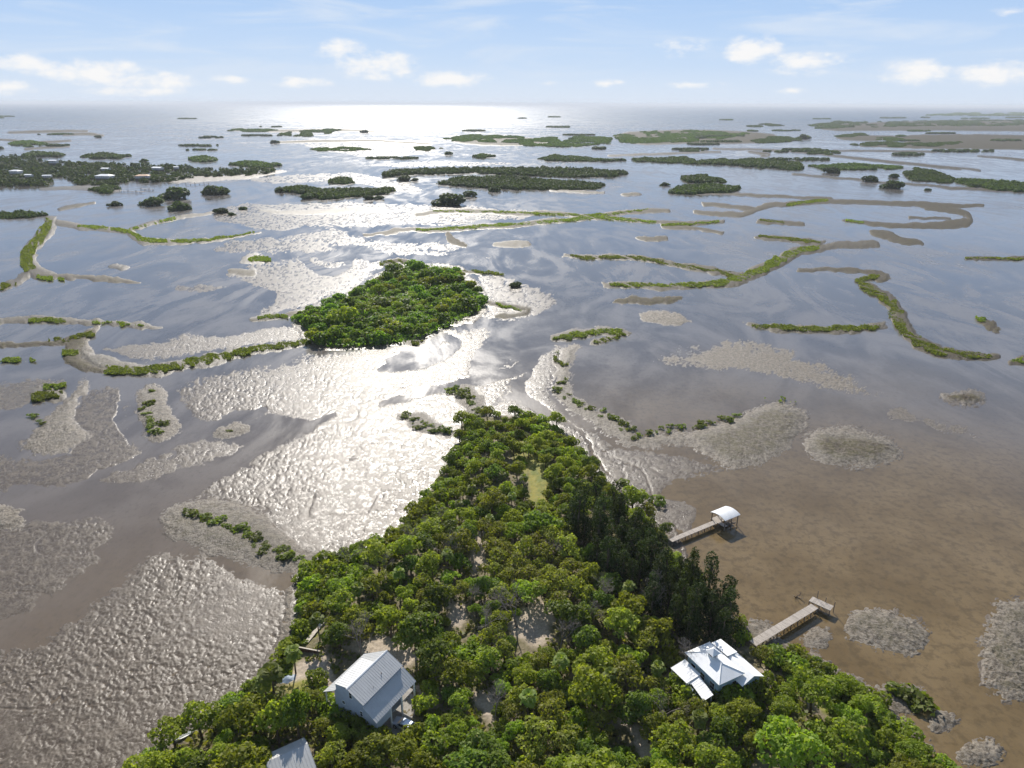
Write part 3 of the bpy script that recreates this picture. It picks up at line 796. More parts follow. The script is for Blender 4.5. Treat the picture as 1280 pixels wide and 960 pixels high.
# ------------------------------------------------------------------ buildings, docks and small things
def frame_at(px, py, z, px2, py2, z2=None):
    """origin on the ground under the first pixel's point at height z, heading towards the second"""
    a = at(px, py, z); b = at(px2, py2, z if z2 is None else z2)
    d = b - a
    return a, math.atan2(d[1], d[0]), float(np.hypot(d[0], d[1]))

def foot(o, x0, x1, y0, y1, cl):
    c, s = math.cos(o.rotation_euler.z), math.sin(o.rotation_euler.z)
    FOOT.append(([(o.location.x + x * c - y * s, o.location.y + x * s + y * c) for x, y in ((x0, y0), (x1, y0), (x1, y1), (x0, y1))], cl))

def window(parent, cx, cz, w, h, face, axis, glass='dark_glass', sill=True):
    """framed window on a wall: face = coordinate of the wall plane, axis 'x-','x+','y-','y+' = outward direction"""
    sgn = -1 if axis[1] == '-' else 1
    f = MB(); g = MB()
    def bx(mb, u0, u1, z0, z1, d0, d1):
        a, b = sorted((face + sgn * d0, face + sgn * d1))
        if axis[0] == 'x': mb.box(a, b, u0, u1, z0, z1)
        else: mb.box(u0, u1, a, b, z0, z1)
    t = .07
    bx(f, cx - w / 2 - t, cx - w / 2, cz - h / 2 - t, cz + h / 2 + t, -.02, .05); bx(f, cx + w / 2, cx + w / 2 + t, cz - h / 2 - t, cz + h / 2 + t, -.02, .05)
    bx(f, cx - w / 2, cx + w / 2, cz + h / 2, cz + h / 2 + t, -.02, .05); bx(f, cx - w / 2, cx + w / 2, cz - h / 2 - t, cz - h / 2, -.02, .07)
    bx(f, cx - w / 2, cx + w / 2, cz - .02, cz + .02, -.02, .03)
    bx(g, cx - w / 2, cx + w / 2, cz - h / 2, cz + h / 2, -.03, .012)
    o = f.build('window', M['white_paint'], parent); g.build('pane', M[glass], o)

def gabled_house():
    gz = ground(455, 885)
    a, rz, Ln = frame_at(433.7, 860.6, gz + 8.8, 483.4, 813)
    r = empty('stilt_house', (a[0], a[1], gz), rz)
    tag(r, 'two-storey pale gabled house on stilts, grey ridged metal roof with a shaded lower roof', 'house')
    # roof planes: ridge along x, +y is the left (sunny) side
    rf = MB()
    ov = .0
    R_ = [(-.15, -3.45, 7.0), (Ln, -3.45, 7.0), (Ln, 0, 8.8), (-.15, 0, 8.8)]
    rf.slab(R_, .12); rf.seams(R_, .46, .03, .04)
    L2 = [(Ln, 5.6, 5.4), (7.0, 5.6, 5.4), (7.0, .02, 8.8), (Ln, .02, 8.8)]
    rf.slab(L2, .12); rf.seams(L2, .46, .03, .04)
    L3 = [(7.0, 5.6, 5.4), (-.15, 5.6, 5.4), (-.15, 2.85, 7.07), (7.0, 2.85, 7.07)]
    rf.slab(L3, .12); rf.seams(L3, .46, .03, .04)
    roof = rf.build('roof', M['metal_roof'], r)
    c = MB(); c.slab([(-.2, -.16, 8.78), (Ln + .05, -.16, 8.78), (Ln + .05, 0, 8.90), (-.2, 0, 8.90)], .05); c.slab([(-.2, 0, 8.90), (Ln + .05, 0, 8.90), (Ln + .05, .16, 8.78), (-.2, .16, 8.78)], .05)
    c.build('ridge_cap', M['white_roof'], roof)
    MB().tube((6.2, -2.0, 7.4), (6.2, -2.0, 8.1), .07).build('vent_pipe', M['dock_post'], roof); MB().tube((3.4, -2.6, 7.0), (3.4, -2.6, 7.6), .05).build('vent_pipe', M['dock_post'], roof)
    d = MB()
    D = [(7.0, 2.95, 8.32), (.1, 2.95, 8.32), (.1, .18, 8.72), (7.0, .18, 8.72)]
    d.slab(D, .12); d.seams(D, .46, .03, .04)
    dm = d.build('dormer_roof', M['metal_roof'], r)
    w = MB().box(.25, 6.85, 2.72, 2.84, 6.95, 8.22); w.poly([(.22, .3, 8.58), (.22, 2.84, 6.9), (.22, 2.84, 8.22)], [(0, 1, 2)]); w.poly([(6.9, .3, 8.58), (6.9, 2.84, 6.9), (6.9, 2.84, 8.22)], [(0, 2, 1)])
    w.build('dormer_wall', M['siding'], r)
    for x in (1.4, 3.5, 5.6): window(r, x, 7.6, 1.0, .7, 2.84, 'y+')
    s = MB()
    S = [(-.1, -6.0, 4.5), (Ln + .3, -6.0, 4.5), (Ln + .3, -3.22, 6.4), (-.1, -3.22, 6.4)]
    s.slab(S, .1); s.seams(S, .46, .03, .04)
    s.build('porch_roof', M['metal_roof'], r)
    b = MB()   # walls of the lived-in floors
    b.box(.2, Ln - .2, -3.2, 3.2, 2.9, 6.5)
    b.poly([(.2, -3.2, 6.5), (.2, 3.2, 6.5), (.2, 3.2, 6.75), (.2, 0, 8.68), (.2, -3.2, 7.0)], [(0, 4, 3, 2, 1)])
    b.poly([(Ln - .2, -3.2, 6.5), (Ln - .2, 3.2, 6.5), (Ln - .2, 3.2, 6.75), (Ln - .2, 0, 8.68), (Ln - .2, -3.2, 7.0)], [(0, 1, 2, 3, 4)])
    b.box(.22, .34, -5.75, -3.2, .2, 4.5)
    b.poly([(.215, -5.75, 4.45), (.215, -3.2, 4.45), (.215, -3.2, 6.25)], [(0, 2, 1)])
    b.box(.22, .34, -3.2, 3.2, 0, 2.9)
    b.box(.2, 3.6, -5.87, -5.75, 2.7, 4.45)
    for z in np.arange(3.0, 6.5, .22): b.box(.186, .2, -3.2, 3.2, z, z + .02)
    b.build('wall', M['siding'], r)
    fl = MB().box(.36, Ln - .2, -5.7, 3.15, 2.65, 2.88); fl.build('floor_deck', M['concrete'], r)
    sl_ = MB().box(-.5, Ln + 1, -7.5, 3.4, -.3, .06); sl_.build('slab', M['concrete'], r)
    bk = MB().box(4.2, 4.35, -3.3, 3.0, .06, 2.65); bk.build('carport_wall', M['carport_dark'], r)
    for x in (3.7, 6.6, Ln - .1): MB().box(x - .13, x + .13, -5.9, -5.64, .06, 4.45).build('post', M['white_paint'], r)
    for x in (Ln - .3, 6.6): MB().box(x - .13, x + .13, 2.9, 3.16, .06, 2.65).build('post', M['white_paint'], r)
    window(r, -.45, 7.35, .55, 1.25, .186, 'x-'); window(r, -2.55, 4.5, .5, .95, .186, 'x-'); window(r, 1.3, 5.0, .6, .6, .186, 'x-')
    for x in (2.2, 5.0, 8.0): window(r, x, 4.6, 1.0, 1.2, -3.2, 'y-')
    # far left porch under the long roof
    for x in (0.2, 4.0, 8.0, Ln - .3): MB().box(x - .08, x + .08, 5.2, 5.36, .06, 5.4).build('post', M['white_paint'], r)
    pd = MB().box(.1, Ln - .2, 3.2, 5.4, 2.65, 2.85); pd.build('porch_deck', M['dock_planks'], r)
    foot(r, -.6, Ln + 1.2, -7.2, 6.2, .4)
    return r

def lower_house():
    gz = ground(365, 985)
    a, rz, Ln = frame_at(336.7, 951, gz + 5.2, 383, 930)
    r = empty('small_house', (a[0], a[1], gz), rz)
    tag(r, 'small white metal-roofed house in dappled shade, cut by the bottom edge of the photo', 'house')
    f = MB(); Q = [(-.8, -3.8, 3.8), (Ln + .2, -3.8, 3.8), (Ln + .2, 0, 5.2), (-.8, 0, 5.2)]; f.slab(Q, .12); f.seams(Q, .5, .03, .04)
    Q = [(Ln + .2, 2.2, 4.4), (-.8, 2.2, 4.4), (-.8, 0.02, 5.2), (Ln + .2, 0.02, 5.2)]; f.slab(Q, .12); f.seams(Q, .5, .03, .04)
    f.build('roof', M['metal_roof'], r)
    b = MB().box(-.5, Ln - .1, -3.5, 1.9, 0, 3.75); b.poly([(Ln - .1, -3.5, 3.75), (Ln - .1, 1.9, 3.75), (Ln - .1, 1.9, 4.38), (Ln - .1, 0, 5.05), (Ln - .1, -3.5, 3.8)], [(0, 1, 2, 3, 4)]); b.poly([(-.5, -3.5, 3.75), (-.5, 1.9, 3.75), (-.5, 1.9, 4.38), (-.5, 0, 5.05), (-.5, -3.5, 3.8)], [(4, 3, 2, 1, 0)])
    b.build('wall', M['siding'], r)
    window(r, -.8, 2.0, 1.0, 1.2, Ln - .1, 'x+'); window(r, 1.5, 2.0, 1.1, 1.2, 1.9, 'y+')
    foot(r, -1, Ln + .4, -4.0, 2.6, .3)

def hip_house():
    gz = ground(900, 850); ez = gz + 5.0
    Lc, Fc, Rc, Bc = (at(x, y, ez) for x, y in ((856, 816), (900, 857.5), (930, 841), (886.9, 801.9)))
    cen = (Lc + Fc + Rc + Bc) / 4
    u = (Fc - Lc) + (Rc - Bc); rz = math.atan2(u[1], u[0])       # +x runs from the far left corner to the near one
    X = .5 * (np.hypot(*(Fc - Lc)[:2]) + np.hypot(*(Rc - Bc)[:2])); v = .5 * (np.hypot(*(Rc - Fc)[:2]) + np.hypot(*(Bc - Lc)[:2]))
    hx, hy = X / 2, v / 2
    r = empty('hip_house', (cen[0], cen[1], gz), rz)
    tag(r, 'pale blue house with a bright white hip roof and small roof lantern', 'house')
    E, T = 5.0, 5.0 + min(hx, hy) * .42
    rx = hx - hy * .95
    A, B_, Cc, D_ = (-hx, -hy, E), (hx, -hy, E), (hx, hy, E), (-hx, hy, E)
    P, Q = (-rx, 0, T), (rx, 0, T)
    f = MB()
    f.slab([A, B_, Q, P], .1); f.slab([B_, Cc, Q], .1); f.slab([Cc, D_, P, Q], .1); f.slab([D_, A, P], .1)
    roof = f.build('roof', M['white_roof'], r)
    c = MB()
    for a_, b_ in ((A, P), (D_, P), (B_, Q), (Cc, Q), (P, Q)): c.tube(Vector(a_) + Vector((0, 0, .02)), Vector(b_) + Vector((0, 0, .02)), .07, n=6)
    c.build('ridge_cap', M['white_paint'], roof)
    # lantern
    cu = empty('lantern', (0, 0, 0)); cu.parent = r; cu.location = (-.55, 0, T)
    MB().box(-.62, .62, -.62, .62, -.6, .75).build('lantern_wall', M['white_paint'], cu)
    g = MB()
    for s_ in (-1, 1):
        g.box(-.42, .42, s_ * .62 - .015, s_ * .62 + .015, .12, .62); g.box(s_ * .62 - .015, s_ * .62 + .015, -.42, .42, .12, .62)
    g.build('pane', M['dark_glass'], cu)
    k = MB(); e = .95
    for i in range(4):
        p = [(-e, -e, .75), (e, -e, .75), (e, e, .75), (-e, e, .75)]
        k.slab([p[i], p[(i + 1) % 4], (0, 0, 1.6)], .06)
    k.build('lantern_roof', M['white_roof'], cu)
    w = MB().box(-hx + .5, hx - .5, -hy + .5, hy - .5, .4, 4.92); w.build('wall', M['siding_blue'], r)
    for x in (-hx + 2.0, 0, hx - 2.0): window(r, x, 3.0, 1.1, 1.4, -hy + .5, 'y-')
    for y in (-1.2, 1.2): window(r, y, 3.0, 1.0, 1.4, hx - .5, 'x+')
    # gabled wing on the right (+y) side, ridge along x, and a lifted flat part at its far end
    y0, y1, ym = hy - 1.7, hy + 3.5, hy + .95
    WX = hx + 1.3
    f = MB()
    q1 = [(hx - 4.5, y0, 3.9), (WX, y0, 3.9), (WX, ym, 5.1), (hx - 4.5, ym, 5.1)]; f.slab(q1, .1)
    q2 = [(WX, y1, 3.9), (hx - 8.2, y1, 3.9), (hx - 8.2, ym, 5.1), (WX, ym, 5.1)]; f.slab(q2, .1)
    wr = f.build('wing_roof', M['white_roof'], r)
    f = MB(); q3 = [(hx - 4.4, hy + .12, 5.3), (hx - 4.4, hy + 2.4, 5.3), (hx - 8.6, hy + 2.4, 5.0), (hx - 8.6, hy + .12, 5.0)]; f.slab(q3, .12)
    f.build('upper_wing_roof', M['white_roof'], r)
    MB().box(hx - 8.2, hx - 4.6, hy + .2, hy + 2.2, 3.8, 4.92).build('upper_wing_wall', M['siding_blue'], r)
    w = MB().box(hx - 8.0, WX - .5, y0 + .5, y1 - .5, .42, 3.9)
    w.poly([(WX - .5, y0 + .5, 3.9), (WX - .5, y1 - .5, 3.9), (WX - .5, y1 - .5, 4.05), (WX - .5, ym, 5.0), (WX - .5, y0 + .5, 4.05)], [(0, 1, 2, 3, 4)])
    w.build('wing_wall', M['siding_blue'], r)
    window(r, ym - 1.0, 2.6, .9, 1.3, WX - .5, 'x+'); window(r, ym + 1.0, 2.6, .9, 1.3, WX - .5, 'x+')
    # low porch roofs on the left side
    f = MB(); q = [(-hx + .4, -hy - 3.4, 3.2), (-hx + 4.6, -hy - 3.3, 3.2), (-hx + 4.6, -hy - .1, 3.8), (-hx + .4, -hy - .1, 3.8)]; f.slab(q, .1); f.seams(q, .5, .025, .04)
    q = [(-hx + 4.62, -hy - 2.5, 3.15), (hx, -hy - 3.2, 3.0), (hx, -hy - 1.1, 3.4), (-hx + 4.62, -hy - .4, 3.6)]; f.slab(q, .1); f.seams(q, .5, .025, .04)
    f.build('porch_roof', M['white_roof'], r)
    for x, y in ((-hx + .6, -hy - 3.2), (-hx + 4.4, -hy - 3.1), (hx - .2, -hy - 3.0), (-hx + .6, -hy - .4), (hx - .2, -hy - 1.3)): MB().box(x - .08, x + .08, y - .08, y + .08, 0, 2.98).build('post', M['white_paint'], r)
    pd = MB().box(-hx + .5, hx - .1, -hy - 3.2, -hy + .4, .15, .38); pd.build('porch_deck', M['tarp'], r)  # blue-grey deck: shade of the gap by the wall painted as its colour
    foot(r, -hx - .9, WX + .4, -hy - 4.4, y1 + .3, .3)
    return r

def car():
    gz = ground(505, 906) + .03
    a = at(494.5, 901, gz + .6); b = at(517, 912.5, gz + .6)
    c = (a + b) / 2; d = b - a
    r = empty('parked_car', (c[0], c[1], gz), math.atan2(d[1], d[0]))     # local +x = rear of the car
    tag(r, 'silver-blue estate car parked in the shade beside the gabled house', 'car')
    prof = [(-2.25, .35), (-2.28, .62), (-2.15, .82), (-1.15, .98), (-.45, 1.46), (.1, 1.56), (1.35, 1.52), (2.0, 1.02), (2.22, .92), (2.27, .55), (2.2, .35)]
    v = []; n = len(prof)
    for y, ins in ((-.88, 0), (-.80, 1), (.80, 1), (.88, 0)):
        for x, z in prof:
            k = .80 if z > 1.2 else 1.0
            v.append((x, y * (k if z > 1.2 else 1.0), z))
    f = []
    for s_ in range(3):
        for i in range(n):
            j = (i + 1) % n
            f.append((s_ * n + i, s_ * n + j, (s_ + 1) * n + j, (s_ + 1) * n + i))
    f += [tuple(range(n - 1, -1, -1)), tuple(range(3 * n, 4 * n))]
    body = MB().poly(v, f).build('body', M['car_paint'], r, bevel=.05)
    g = MB(); g.slab([(-1.08, -.72, 1.055), (-1.08, .72, 1.055), (-.5, .62, 1.46), (-.5, -.62, 1.46)][::-1], -.015); g.build('windscreen', M['dark_glass'], r)
    g = MB(); g.slab([(1.42, -.62, 1.50), (1.42, .62, 1.50), (1.97, .70, 1.08), (1.97, -.70, 1.08)][::-1], -.015); g.build('rear_window', M['dark_glass'], r)
    for s_ in (-1, 1):
        g = MB(); y0, y1 = s_ * .885, s_ * .72
        g.poly([(-.95, y0, 1.05), (-.42, y1, 1.44), (.3, y1, 1.50), (1.25, y1, 1.46), (1.65, y0, 1.06)], [(0, 1, 2, 3, 4) if s_ < 0 else (4, 3, 2, 1, 0)]); g.build('side_window', M['dark_glass'], r)
        for x in (-1.4, 1.4):
            t = MB().tube((x, s_ * .74, .33), (x, s_ * .93, .33), .33, n=18).build('wheel', M['rubber'], r)
            MB().tube((x, s_ * .90, .33), (x, s_ * .94, .33), .2, n=12).build('rim', M['rim_metal'], t)
        MB().box(-2.27, -2.2, s_ * .62 - .18, s_ * .62 + .18, .62, .76).build('headlight', M['lamp_glass'], r)
        MB().box(2.2, 2.28, s_ * .66 - .14, s_ * .66 + .14, .74, .92).build('tail_light', M['red_light'], r)
        MB().box(-.75, -.6, s_ * .9 - .08, s_ * .9 + .08, 1.0, 1.12).build('wing_mirror', M['car_paint'], r)
    foot(r, -2.4, 2.4, -1.1, 1.1, .5)

def piles(parent, pts, z0, z1, rad=.11):
    for (x, y) in pts: MB().tube((x, y, z0), (x, y, z1), rad, rad * .92, 8).build('piling', M['dock_post'], parent)

def deck_mb(x0, x1, w, z, step=.16, gap=.012):
    b = MB(); x = x0
    while x < x1 - 1e-3:
        e = min(x + step - gap, x1); j = random.uniform(-.02, .02)
        b.box(x, e, -w / 2 + j, w / 2 + j, z - .045 + random.uniform(0, .006), z); x += step
    for y in (-w / 2 + .12, w / 2 - .2): b.box(x0, x1, y, y + .08, z - .26, z - .05)
    return b

def boathouse():
    z = 1.25
    a, rz, Ln = frame_at(838, 675.5, z, 894.5, 652.2)
    wk = empty('dock_walkway', (a[0], a[1], 0), rz)
    tag(wk, 'long narrow timber walkway leading out to the roofed boat shelter', 'dock')
    deck_mb(0, Ln, 1.45, z).build('deck', M['dock_planks'], wk)
    k = int(Ln / 2.1)
    piles(wk, [(i * Ln / k, s_ * .62) for i in range(k + 1) for s_ in (-1, 1)], -.8, z - .05)
    b = MB()
    for i in range(k + 1): b.box(i * Ln / k - .05, i * Ln / k + .05, -.8, .8, z - .40, z - .27)
    for i in range(k): b.tube((i * Ln / k, -.7, .2), ((i + 1) * Ln / k, -.7, z - .3), .045, n=5)
    b.build('cross_beam', M['dock_post'], wk)
    sh = empty('boat_shelter', (a[0], a[1], 0), rz)
    tag(sh, 'open boat shelter on piles with a white curved roof, out over the water', 'boat shelter')
    # shelter frame: x from Ln, half width hw; the roof is an arch across the width
    x0, x1 = Ln + .03, Ln + 4.9
    ya, yb = -2.9, 1.5; zc, rise = 3.3, .55
    n = 12; out = []; inn = []
    for i in range(n + 1):
        t = i / n; y = ya - .25 + (yb - ya + .5) * t
        zz = zc + rise * (1 - (2 * t - 1) ** 2)
        out.append((y, zz)); inn.append((y, zz - .08))
    f = MB(); v = []
    for x in (x0 - .35, x1 + .35):
        v += [(x, y, zz) for y, zz in out] + [(x, y, zz) for y, zz in inn]
    m_ = 2 * (n + 1); fs = []
    for i in range(n):
        fs += [(i, i + 1, m_ + i + 1, m_ + i), (n + 1 + i + 1, n + 1 + i, m_ + n + 1 + i, m_ + n + 2 + i), (i + 1, i, n + 1 + i, n + 2 + i), (m_ + i, m_ + i + 1, m_ + n + 2 + i, m_ + n + 1 + i)]
    fs += [(0, m_, m_ + n + 1, n + 1), (n, 2 * n + 1, m_ + 2 * n + 1, m_ + n)]
    f.poly(v, fs)
    rib = MB()
    for x in np.arange(x0 - .3, x1 + .36, .45):
        for i in range(n):
            rib.slab([(x - .02, out[i][0], out[i][1] + .045), (x + .02, out[i][0], out[i][1] + .045), (x + .02, out[i + 1][0], out[i + 1][1] + .045), (x - .02, out[i + 1][0], out[i + 1][1] + .045)], .04)
    rf = f.build('roof', M['white_roof'], sh); rib.build('roof_rib', M['white_roof'], rf)
    for x in (x0 + .12, (x0 + x1) / 2, x1 - .12):
        for y in (ya + .05, yb - .05): MB().box(x - .09, x + .09, y - .09, y + .09, -.8, zc + .02).build('post', M['dock_post'], sh)
    b = MB()
    for y in (ya + .05, yb - .05): b.box(x0, x1, y - .06, y + .06, zc - .25, zc - .02)
    for x in (x0 + .12, x1 - .12):
        for i in range(n): b.tube((x, out[i][0], out[i][1] - .14), (x, out[i + 1][0], out[i + 1][1] - .14), .06, n=5)
    b.build('roof_beam', M['dock_post'], sh)
    d = MB(); d.box(x0, x1, -.72, yb + .2, z - .1, z - .004)
    for x in np.arange(x0, x1 - .05, .16): d.box(x, x + .148, -.74, yb + .22, z - .002, z + .03)
    d.box(x0, x0 + 1.2, ya, -.72, z - .1, z)
    d.build('platform', M['dock_planks'], sh)
    piles(sh, [(x, y) for x in (x0 + .6, x0 + 2.6, x1 - .5) for y in (-.6, yb)], -.8, z - .1)
    rl = MB()
    for x in np.arange(x0 + 1.3, x1, 1.2): rl.box(x - .04, x + .04, -.72, -.64, z, z + 1.0)
    rl.box(x0 + 1.3, x1, -.74, -.62, z + .98, z + 1.05); rl.box(x0 + 1.3, x1, -.71, -.65, z + .5, z + .56)
    rl.build('railing', M['dock_post'], sh)
    lf = MB(); lf.box(x0 + 1.3, x1 - .2, ya + .4, ya + .6, .75, .95); lf.box(x0 + 1.3, x1 - .2, -1.3, -1.1, .75, .95); lf.box(x0 + 1.6, x0 + 1.8, ya + .3, -1.0, .6, .75); lf.box(x1 - .8, x1 - .6, ya + .3, -1.0, .6, .75)
    lf.build('boat_lift', M['carport_dark'], sh)
    c = MB(); c.poly([(x0 + 1.4, ya + .75, 1.1), (x1 - .9, ya + .75, 1.1), (x1 + .1, -1.9, 1.25), (x1 - .9, -1.45, 1.1), (x0 + 1.4, -1.45, 1.1), (x0 + 1.5, ya + 1.1, .8), (x1 - 1.1, ya + 1.1, .8), (x1 - 1.1, -1.75, .8), (x0 + 1.5, -1.75, .8)],
                     [(0, 1, 2, 3, 4)[::-1], (0, 5, 6, 1), (1, 6, 2), (2, 6, 7), (2, 7, 3), (3, 7, 8, 4), (4, 8, 5, 0), (5, 8, 7, 6)])
    foot(sh, -1, x1 + 1, -3.6, 2.2, .2)

def t_dock():
    z = 1.5
    a, rz, Ln = frame_at(941, 804, z, 1018.5, 757.5)
    r = empty('timber_dock', (a[0], a[1], 0), rz)
    tag(r, 'plank dock with a short crosspiece and tall mooring posts at its end', 'dock')
    dk = deck_mb(0, Ln, 1.75, z); dk.build('deck', M['dock_planks'], r)
    b0 = at(1013.5, 748.5, z); b1 = at(1040, 760.5, z)
    d = b1 - b0; hx = float(np.hypot(d[0], d[1]))
    e = empty('crosspiece', (0, 0, 0)); e.parent = r
    ang = math.atan2(d[1], d[0]) - rz; c, s = math.cos(-rz), math.sin(-rz)
    lx, ly = b0[0] - a[0], b0[1] - a[1]
    e.location = (lx * c - ly * s, lx * s + ly * c, .03); e.rotation_euler.z = ang
    deck_mb(0, hx, 2.0, z).build('deck', M['dock_planks'], e)
    k = int(Ln / 2.2)
    piles(r, [(i * Ln / k, s_ * .75) for i in range(k + 1) for s_ in (-1, 1)], -.8, z - .05)
    m_ = MB()
    for i in range(k + 1): m_.box(i * Ln / k - .06, i * Ln / k + .06, -.95, .95, z - .40, z - .27)
    for i in range(k): m_.tube((i * Ln / k, -.84, .2), ((i + 1) * Ln / k, -.84, z - .3), .05, n=5)
    m_.build('cross_beam', M['dock_post'], r)
    for x, y in ((.1, -.9), (.1, .9), (hx / 2, -.95), (hx / 2, .95), (hx - .1, -.9)): MB().tube((x, y, -.8), (x, y, z - .06), .11, n=8).build('piling', M['dock_post'], e)
    for x, y, h in ((.9, 1.12, 1.9), (hx * .6, 1.12, 1.2), (hx + .12, .9, 1.2)): MB().tube((x, y, -.8), (x, y, z + h), .09, .08, 8).build('mooring_post', M['dock_post'], e)
    foot(r, -2, Ln + 2, -1.2, 1.2, .2)

def yard():
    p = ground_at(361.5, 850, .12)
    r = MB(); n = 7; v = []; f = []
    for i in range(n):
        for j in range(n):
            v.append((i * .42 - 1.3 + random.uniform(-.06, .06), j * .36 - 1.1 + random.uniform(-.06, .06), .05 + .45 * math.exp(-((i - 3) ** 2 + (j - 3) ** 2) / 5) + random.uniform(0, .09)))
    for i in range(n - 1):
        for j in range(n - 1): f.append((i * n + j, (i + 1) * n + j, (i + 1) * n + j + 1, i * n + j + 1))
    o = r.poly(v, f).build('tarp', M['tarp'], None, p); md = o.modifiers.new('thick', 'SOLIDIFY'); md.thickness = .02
    tag(o, 'crumpled tarp, shade painted into its blue-grey colour, over a low heap on the lawn behind the palms', 'tarp')
    FOOT.append(([(p[0] - 1.5, p[1] - 1.3), (p[0] + 1.5, p[1] - 1.3), (p[0] + 1.5, p[1] + 1.3), (p[0] - 1.5, p[1] + 1.3)], .8))
    gz = ground(390, 800) + .25
    a, rz, Ln = frame_at(383, 803, gz, 405, 776)
    w = empty('plank_walkway', (a[0], a[1], gz), rz)
    tag(w, 'pale straight plank walkway lying across the grass of the yard', 'walkway')
    deck_mb(0, Ln, .85, .12).build('deck', M['pale_timber'], w)
    sp = MB()
    for x in np.arange(.4, Ln, 1.6): MB().box(x - .06, x + .06, -.45, .45, -.35, -.14).build('sleeper', M['brown_timber'], w); foot(w, 0, Ln, -.5, .5, 1.0)
    a, rz, Ln = frame_at(374, 813, gz, 400, 818)
    w = empty('retaining_wall', (a[0], a[1], gz - .25), rz)
    tag(w, 'low brown timber wall between the plank walkway and the sandy yard', 'wall')
    b = MB()
    for k in range(4): b.box(0, Ln, -.06, .06, k * .26, k * .26 + .245)
    b.build('plank_face', M['brown_timber'], w)
    MB().box(-.05, Ln + .05, -.14, .14, 1.045, 1.11).build('cap', M['pale_timber'], w)
    for x in np.arange(.3, Ln, 1.5): MB().box(x - .07, x + .07, -.21, -.065, 0, 1.04).build('post', M['brown_timber'], w)
    foot(w, 0, Ln, -.4, .4, .9)

def driftwood():
    for i, (px, py, lab) in enumerate(((885, 710, 'small snag of driftwood standing in shallow water between the two docks'), (996, 746, 'dark forked stump in the water left of the second dock end'), (873, 724, 'pale fallen branch on the shore by the dark conifers'))):
        p = at(px, py, 0); b = MB()
        rn = random.Random(i)
        for k in range(5):
            q = Vector((rn.uniform(-.3, .3), rn.uniform(-.3, .3), -.2)); e = Vector((rn.uniform(-1.1, 1.1), rn.uniform(-1.1, 1.1), rn.uniform(.3, 1.5)))
            b.tube(q, e, .09, .05, 6); b.tube(e, e + Vector((rn.uniform(-.6, .6), rn.uniform(-.6, .6), rn.uniform(0, .6))), .05, .02, 5)
        tag(b.build('driftwood', M['dead_wood' if i != 1 else 'dock_post'], None, p), lab, 'driftwood')
    p = at(231, 921, .2); b = MB()
    v = []; n = 9
    for i in range(n):
        t = i / (n - 1); w = .45 * math.sin(math.pi * (.08 + .84 * t)) ** .7; x = (t - .5) * 3.4
        v += [(x, -w, .38 + .12 * (2 * t - 1) ** 2), (x, -w * .6, .02), (x, w * .6, .02), (x, w, .38 + .12 * (2 * t - 1) ** 2), (x, w * .8, .34), (x, w * .45, .1), (x, -w * .45, .1), (x, -w * .8, .34)]
    f = []
    for i in range(n - 1):
        for k in range(8): f.append((i * 8 + k, (i + 1) * 8 + k, (i + 1) * 8 + (k + 1) % 8, i * 8 + (k + 1) % 8))
    f += [tuple(range(7, -1, -1)), tuple(range((n - 1) * 8, n * 8))]
    o = b.poly(v, f).build('dinghy', M['white_paint'], None, p); o.rotation_euler.z = R(40)
    tag(o, 'small white hull pulled up on the oyster shore at the lower left', 'boat')

FAR_HOUSES = [(21, 219, 13, 5.5, 'roof_pale', 'hip-roofed white house nearest the left edge on the far island', 'hip'), (68, 206, 11, 6.5, 'roof_pale', 'white house with a steep pointed roof on the far island', 'gable'),
              (37, 223, 8, 3.5, 'roof_pale', 'low white house right of the hip-roofed one on the far island', 'gable'), (60, 224, 9, 3.5, 'white_roof', 'grey-walled low house at the right of the cluster on the far island', 'gable'),
              (133, 215, 10, 4, 'roof_pale', 'half hidden white house among trees, behind the widest one, on the far island', 'gable'), (132, 225, 18, 5, 'roof_pale', 'widest white house near the shore of the far island', 'hip'),
              (179, 225, 15, 5, 'tan_roof', 'house with an orange-tan roof on the far island', 'hip'), (198, 214, 13, 4, 'roof_pale', 'long low white house right of the tan-roofed one on the far island', 'gable'), (221, 213, 6, 4, 'roof_pale', 'smallest white house, rightmost on the far island', 'gable')]
HOUSE_SPOTS = []
